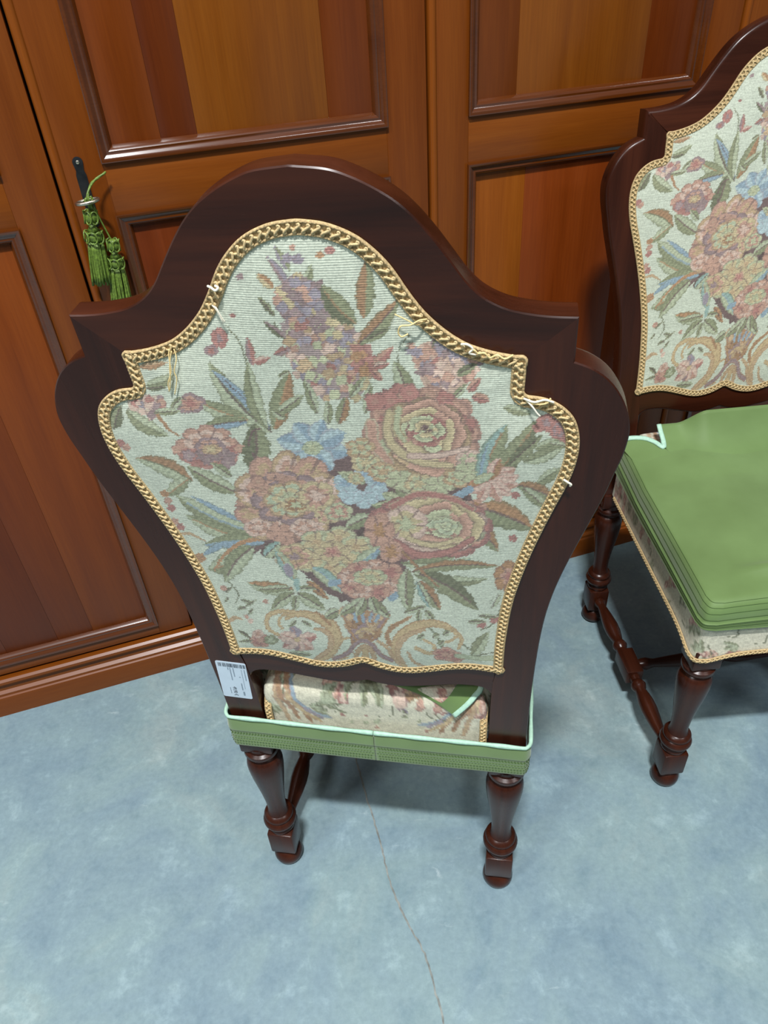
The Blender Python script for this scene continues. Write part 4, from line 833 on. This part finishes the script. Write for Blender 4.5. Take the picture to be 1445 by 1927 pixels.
# ------------------------------------------------------------------ details on the near chair
def backpt(x, s, t=0.0): return (x, Y0B - math.sin(RK) * s + math.cos(RK) * t, .45 + math.cos(RK) * s + math.sin(RK) * t)
def undraft(u, v):
    q = np.linalg.inv(HM) @ np.array([u, v, 1.0]); return q[0] / q[2], q[1] / q[2]
def threads(specs, name='loose_thread'):
    for pts, r, mat, lift in specs:
        P = np.array([(*undraft(u, v),) for u, v in pts]); Q = np.array([backpt(x, s, -l) for (x, s), l in zip(P, np.resize(lift, len(P)))])
        m = MB(); m.tube(catmull(Q, max(14, 6 * len(Q))), r, 6); o = ob(name, m.me(name, mat, 180), chair1); o['label'] = 'frayed pale thread hanging from the braid'
threads([
    ([(321, 652), (322, 665), (327, 690), (322, 712), (324, 728)], .00055, M_THREAD, [.004, .006, .0075, .008, .008]),
    ([(330, 652), (336, 668), (333, 690), (338, 705), (334, 733)], .00055, M_THREAD, [.004, .006, .0075, .008, .008]),
    ([(326, 655), (324, 680), (326, 705), (325, 725)], .00055, M_THREAD, [.005, .007, .008, .008]),
    ([(404, 572), (412, 571), (420, 583), (428, 597)], .0007, M_THREADW, [.004, .008, .009, .008]),
    ([(402, 570), (413, 575), (422, 590), (425, 599)], .0007, M_THREADW, [.004, .008, .009, .008]),
    ([(394, 533), (402, 534), (410, 538), (415, 534), (408, 531)], .0011, M_THREADW, [.005, .007, .008, .007, .006]),
    ([(804, 596), (790, 594), (775, 600), (757, 602), (752, 614), (758, 622), (770, 618)], .0007, M_THREAD, [.004, .008, .010, .010, .010, .010, .009]),
    ([(800, 600), (786, 602), (768, 592), (745, 581)], .0006, M_THREAD, [.004, .008, .009, .009]),
    ([(990, 748), (1002, 756), (1010, 766), (1016, 772)], .0008, M_THREADW, [.004, .008, .009, .009]),
    ([(985, 745), (1005, 748), (1025, 744), (1042, 750)], .0010, M_THREADW, [.004, .007, .007, .006]),
    ([(990, 750), (1010, 752), (1028, 750), (1036, 742)], .0008, M_THREAD, [.004, .007, .007, .006]),
    ([(1060, 896), (1068, 900), (1074, 904), (1072, 908)], .0011, M_THREADW, [.005, .006, .006, .005]),
    ([(880, 652), (892, 650), (900, 658), (912, 656), (922, 666), (936, 660), (950, 668), (966, 662)], .0009, M_THREAD, [.005, .007, .006, .007, .006, .007, .006, .005]),
    ([(868, 642), (880, 640), (890, 648), (884, 656), (896, 660)], .0010, M_THREADW, [.005, .007, .007, .007, .006]),
])
def price_label():
    w, h = .0435, .0915; r = .003; cx, cs = -.1952, .1075; rot = R(4.6)
    pts = []
    for (sx, ss, a0) in ((1, 1, 0), (-1, 1, 90), (-1, -1, 180), (1, -1, 270)):
        for k in range(5):
            a = R(a0 + 22.5 * k); pts.append((sx * (w / 2 - r) + r * math.cos(a), ss * (h / 2 - r) + r * math.sin(a)))
    n = len(pts); v = [(x, -.0002, s) for x, s in pts] + [(x, -.0006, s) for x, s in pts]
    f = [tuple(range(n)), tuple(range(n, 2 * n))] + [(i, (i + 1) % n, n + (i + 1) % n, n + i) for i in range(n)]
    o = ob('price_label', mesh('price_label', v, f, M_PAPER), chair1); o['label'] = 'white rectangular price label with a barcode'
    o.matrix_local = Matrix.Translation(backpt(cx, cs, 0)) @ Matrix.Rotation(RK, 4, 'X') @ Matrix.Rotation(-rot * -1, 4, 'Y')
    m = MB(); rr = random.Random(3); x = -w / 2 + .0035                # barcode strip along the top
    for grp in ((4, .0009), (4, .0008), (5, .0013), (4, .0011), (3, .0010), (3, .0011)):
        for k in range(grp[0]):
            b = grp[1] * rr.uniform(.5, 1.2)
            if x + b < w / 2 - .0008: m.add([(x, -.00075, h / 2 - .0125), (x + b, -.00075, h / 2 - .0125), (x + b, -.00075, h / 2 - .0035), (x, -.00075, h / 2 - .0035)], [(0, 1, 2, 3)])
            x += b + .0007 * rr.uniform(.6, 1.3)
        x += .0008
    ob('barcode', m.me('barcode', M_INK), o)
    cu = bpy.data.curves.new('price', 'FONT'); cu.body = '49,90 €'; cu.size = .0078; to = bpy.data.objects.new('tmp', cu)
    me = bpy.data.meshes.new_from_object(to); bpy.data.objects.remove(to); me.materials.clear(); me.materials.append(M_INK)
    p = ob('price_text', me, o); p.matrix_local = Matrix(((0, 1, 0, -.0045), (0, 0, -1, -.0008), (-1, 0, 0, -.0165), (0, 0, 0, 1)))
    m = MB()
    def line(x, s0, s1, wd):                                           # illegible small print
        s = s0
        while s > s1:
            L = rr.uniform(.001, .003); m.add([(x, -.00075, s), (x + wd, -.00075, s), (x + wd, -.00075, max(s1, s - L)), (x, -.00075, max(s1, s - L))], [(0, 1, 2, 3)]); s -= L + .0005
    for a in ((-.003, .032, 0.0, .0014), (.0015, .032, .010, .0014), (-.006, .032, .026, .0014), (.0085, .011, .009, .0022), (.0175, .030, .002, .0013), (-.009, -.020, -.036, .0010)): line(*a)
    for a in ((.009, -.006, -.024, .0017), (.0095, -.028, -.038, .0026), (.0135, .030, -.020, .0007)): line(*a)
    ob('small_print', m.me('small_print', M_INKL), o)
price_label()

# ------------------------------------------------------------------ green seat covers
def cover_sheet(low, pull=0.0, wr=0.0, seed=0):
    """cloth over seat top and sides, open round the posts at the rear"""
    off = .0045; P = seat_outline(off); n = len(P); keep = np.r_[np.arange(98, n - 97)]
    fr = np.r_[np.linspace(0.0, .9, 26), .93]; nz = Noise2(seed + 20); rows = []; tag = []
    q0 = SEAT_C + (P - SEAT_C) * .93; z0 = seat_top(q0[:, 0], q0[:, 1]) + off; ze = z0 - .034
    wob = lambda q: wr * (nz(q[:, 0] * 14 + 40, q[:, 1] * 9 + 40) - .5) + (.010 * np.exp(-((q[:, 1] - .452 + .12 * (q[:, 0] - .1)) / .010) ** 2) * np.clip((.16 - q[:, 0]) / .06, 0, 1) if seed == 2 else 0)
    for k in fr: q = SEAT_C + (P - SEAT_C) * k; rows.append(np.c_[q, seat_top(q[:, 0], q[:, 1]) + off + .003 + wob(q) * min(1, k * 3)])
    for a in np.linspace(10, 90, 9): w = math.sin(R(a)); q = q0 + (P - q0) * w; rows.append(np.c_[q, ze + (z0 - ze) * math.cos(R(a)) + .003 * math.cos(R(a))])
    nrm = (P - SEAT_C) / np.linalg.norm(P - SEAT_C, axis=1)[:, None]
    zl = low + pull * (nz(np.arange(n) * .02, np.zeros(n)) - .5)
    nr = 22
    for u in np.linspace(0, 1, nr)[1:]:
        gro = .0016 * np.abs(math.sin(u * math.pi * 5.0)); rows.append(np.c_[P + nrm * (.002 + gro)[..., None] if np.ndim(gro) else P + nrm * (.002 + gro), ze + (zl - ze) * u])
    return np.array(rows), keep, len(fr)
def build_cover(loc, rz, label, kind):
    c = empty('seat_cover', (loc[0], loc[1], 0), rz, label, 'seat cover', 'green chair seat covers')
    low = .400 if kind == 1 else .474
    G = cover_sheet(low, .006 if kind == 2 else 0, .006, kind); GF, keep, nf = G; G = GF[:, keep]; m = MB(); m.grid(G); me = m.me('cloth_top', M_GREEN, 180)
    rear = np.r_[np.arange(keep[-1], GF.shape[1]), np.arange(0, keep[0] + 1)]
    m.grid(GF[:20 if kind == 1 else 23][:, rear]); me = m.me('cloth_top', M_GREEN, 180); ob('cloth_top', me, c)
    if kind == 2:
        m = MB()
        for r in (nf + 1, nf + 3, nf + 5, nf + 7, nf + 9, nf + 13, nf + 18):
            if r < len(G) - 1:
                A = G[r].copy(); A[:, :2] += (A[:, :2] - SEAT_C) * .0012; A[:, 2] += .0003; m.tube(A, .0004, 5)
        ob('stitching', m.me('stitching', M_STITCH), c)
    # hem roll along the lower edge
    m = MB(); m.tube(G[-1], .0018, 6); ob('hem', m.me('hem', M_GREEN, 180), c)
    zt = lambda x: (.466 - .016 * (x + .23) / .46) if kind == 1 else .470
    zb = lambda x: (.396 - .013 * (x + .23) / .46) if kind == 1 else .412
    yb = -.0045
    def path(s):                                                       # s: -1..1 round the back of the posts
        corner = .012; L = .11
        pts = ([(.2310, .300), (.2330, .200), (.2315, .112), (.2300, .06)] if kind == 1 else [(.2290, .05), (.2290, .04)]) + [(.2290, .012), (.2282, .004), (.2245, -.002), (.217, yb), (.16, yb), (.08, yb - .001), (.0004, yb - .0012)]
        P = catmull(pts, 130); return P if s > 0 else P * FLIP
    for s in (-1, 1):
        P = path(s); nr = inset(P, 1.0) - P; nr /= np.linalg.norm(nr, axis=1)[:, None]
        if nr[-1, 1] > 0: nr = -nr
        rows = []
        for u in np.linspace(0, 1, 30):
            o = .0012 * math.sin(u * math.pi) + (.0018 * max(0, math.sin((u - .0) * 3.1)) if u < .42 else 0) + (.0006 * math.sin((u - .45) * 60) if u > .45 else 0)
            z = np.array([zt(x) + (zb(x) - zt(x)) * u for x in P[:, 0]]); rows.append(np.c_[P + nr * o, z])
        m = MB(); m.grid(np.array(rows)); bnd = m.me('rear_band', M_GREEN, 180); o = ob('rear_band', bnd, c)
        sm = o.modifiers.new('thick', 'SOLIDIFY'); sm.thickness = .0012; sm.offset = -1
        m = MB(); sel = P[:, 1] < .16; top = rows[0][sel].copy(); top[:, 2] += .001; k = np.linspace(0, 1, len(top)); m.tube(top + np.c_[nr[sel] * .0006, np.zeros(len(top))], .0030 + .0004 * np.sin(k * 40), 9, flat=1.15); ob('binding', m.me('binding', M_MINT, 180), o)
        m = MB()                                                       # rows of stitching
        for u in (.50, .58, .66, .74, .82, .90):
            A = np.array(rows[int(u * 29)]); d = np.r_[0, np.cumsum(np.linalg.norm(np.diff(A, axis=0), axis=1))]; q = .002 + .0012 * (int(u * 100) % 3)
            while q < d[-1] - .004:
                ss = np.array([q, q + .0026]); B = np.stack([np.interp(ss, d, A[:, k]) for k in range(3)], 1) + np.r_[np.array([np.interp(q, d, nr[:, 0]), np.interp(q, d, nr[:, 1]), 0])] * .0003
                m.tube(B, .0006, 4); q += .0046
        ob('stitching', m.me('stitching', M_STITCH), o)
    if kind == 1:                                                      # rear tongue slumped over the seat roll
        def tongue(edge, n=26, bind=None):
            A = catmull(edge[0], n); Bq = catmull(edge[1], n); u = np.linspace(0, 1, 14)[:, None, None]
            G = A[None] * (1 - u) + Bq[None] * u; G[..., 2] += .004 * np.sin(u[..., 0] * math.pi); m = MB(); m.grid(G); o = ob('rear_flap', m.me('rear_flap', M_GREEN, 180), c); sm = o.modifiers.new('thick', 'SOLIDIFY'); sm.thickness = .001
            return o
        t = tongue(([(-.02, .075, .562), (.05, .078, .570), (.11, .078, .570), (.160, .072, .566)], [(-.03, .030, .546), (.030, .021, .5385), (.076, .012, .529), (.118, .0025, .506)]))
        BE = [(.160, .072, .566), (.155, .024, .5475), (.148, .014, .5405), (.137, .0065, .528), (.118, .0020, .505)]
        m = MB(); m.tube(catmull(BE, 30), .0042, 8, flat=.5, upv=(0, -.6, .8)); ob('binding', m.me('binding', M_MINT, 180), t)
        G2 = np.array([catmull(BE, 20), catmull([(.13, .075, .571), (.125, .030, .556), (.118, .018, .546), (.108, .010, .532), (.098, .008, .520)], 20)])
        m = MB(); m.grid(G2); ob('flap_edge', m.me('flap_edge', M_GREEN, 180), t)
        t2 = tongue(([(-.150, .085, .578), (-.10, .082, .578), (-.06, .082, .578)], [(-.145, .050, .552), (-.10, .050, .550), (-.05, .050, .549)]))
        m = MB(); m.tube(catmull([(-.150, .085, .579), (-.149, .066, .566), (-.146, .048, .550)], 14), .0042, 8, flat=.5, upv=(0, -.6, .8)); ob('binding', m.me('binding', M_MINT, 180), t2)
    else:                                                              # tongue pushed up against the lower rail
        n = 48; xs = np.linspace(-.15, .136, n); rows = []
        sm_ = lambda a: np.clip(a, 0, 1) ** 2 * (3 - 2 * np.clip(a, 0, 1))
        k = sm_(np.minimum((xs + .15) / .05, (.100 - xs) / .05)); ye = .0505 + .016 * k; zend = .574 + .034 * k
        for u in np.linspace(0, 1, 26):
            y = .165 + (ye - .165) * u; z = seat_top(xs, y) + .0045; rows.append(np.c_[xs, y, z + (zend - z) * (u ** 2.6)])
        G = np.array(rows); m = MB(); m.grid(G); o = ob('rear_flap', m.me('rear_flap', M_GREEN, 180), c); md = o.modifiers.new('thick', 'SOLIDIFY'); md.thickness = .001
        m = MB(); m.tube(catmull([tuple(G[-1, -1]), tuple(G[-4, -1]), tuple(G[-8, -1]), (.141, .098, .550), (.152, .080, .552), (.170, .064, .553), (.200, .056, .550), (.222, .052, .534)], 44), .0052, 8, flat=.5, upv=(0, .5, .8)); ob('binding', m.me('binding', M_MINT, 180), o)
        A = catmull([(.134, .106, .546), (.141, .096, .5485), (.152, .079, .5505), (.170, .063, .5515), (.196, .056, .5490), (.216, .053, .5380)], 30)
        Bq = np.c_[np.linspace(.120, .200, 30), np.linspace(.150, .135, 30), np.zeros(30)]; Bq[:, 2] = seat_top(Bq[:, 0], Bq[:, 1]) + .006
        u = np.linspace(0, 1, 10)[:, None, None]; m = MB(); m.grid(A[None] * (1 - u) + Bq[None] * u); ob('corner_gusset', m.me('corner_gusset', M_GREEN, 180), c)
    return c
build_cover(C1, A1, 'green cloth seat cover with mint edging, strapped round the near chair posts', 1)
build_cover(C2, A2, 'green cloth seat cover with mint edging on the forward-facing chair at right', 2)
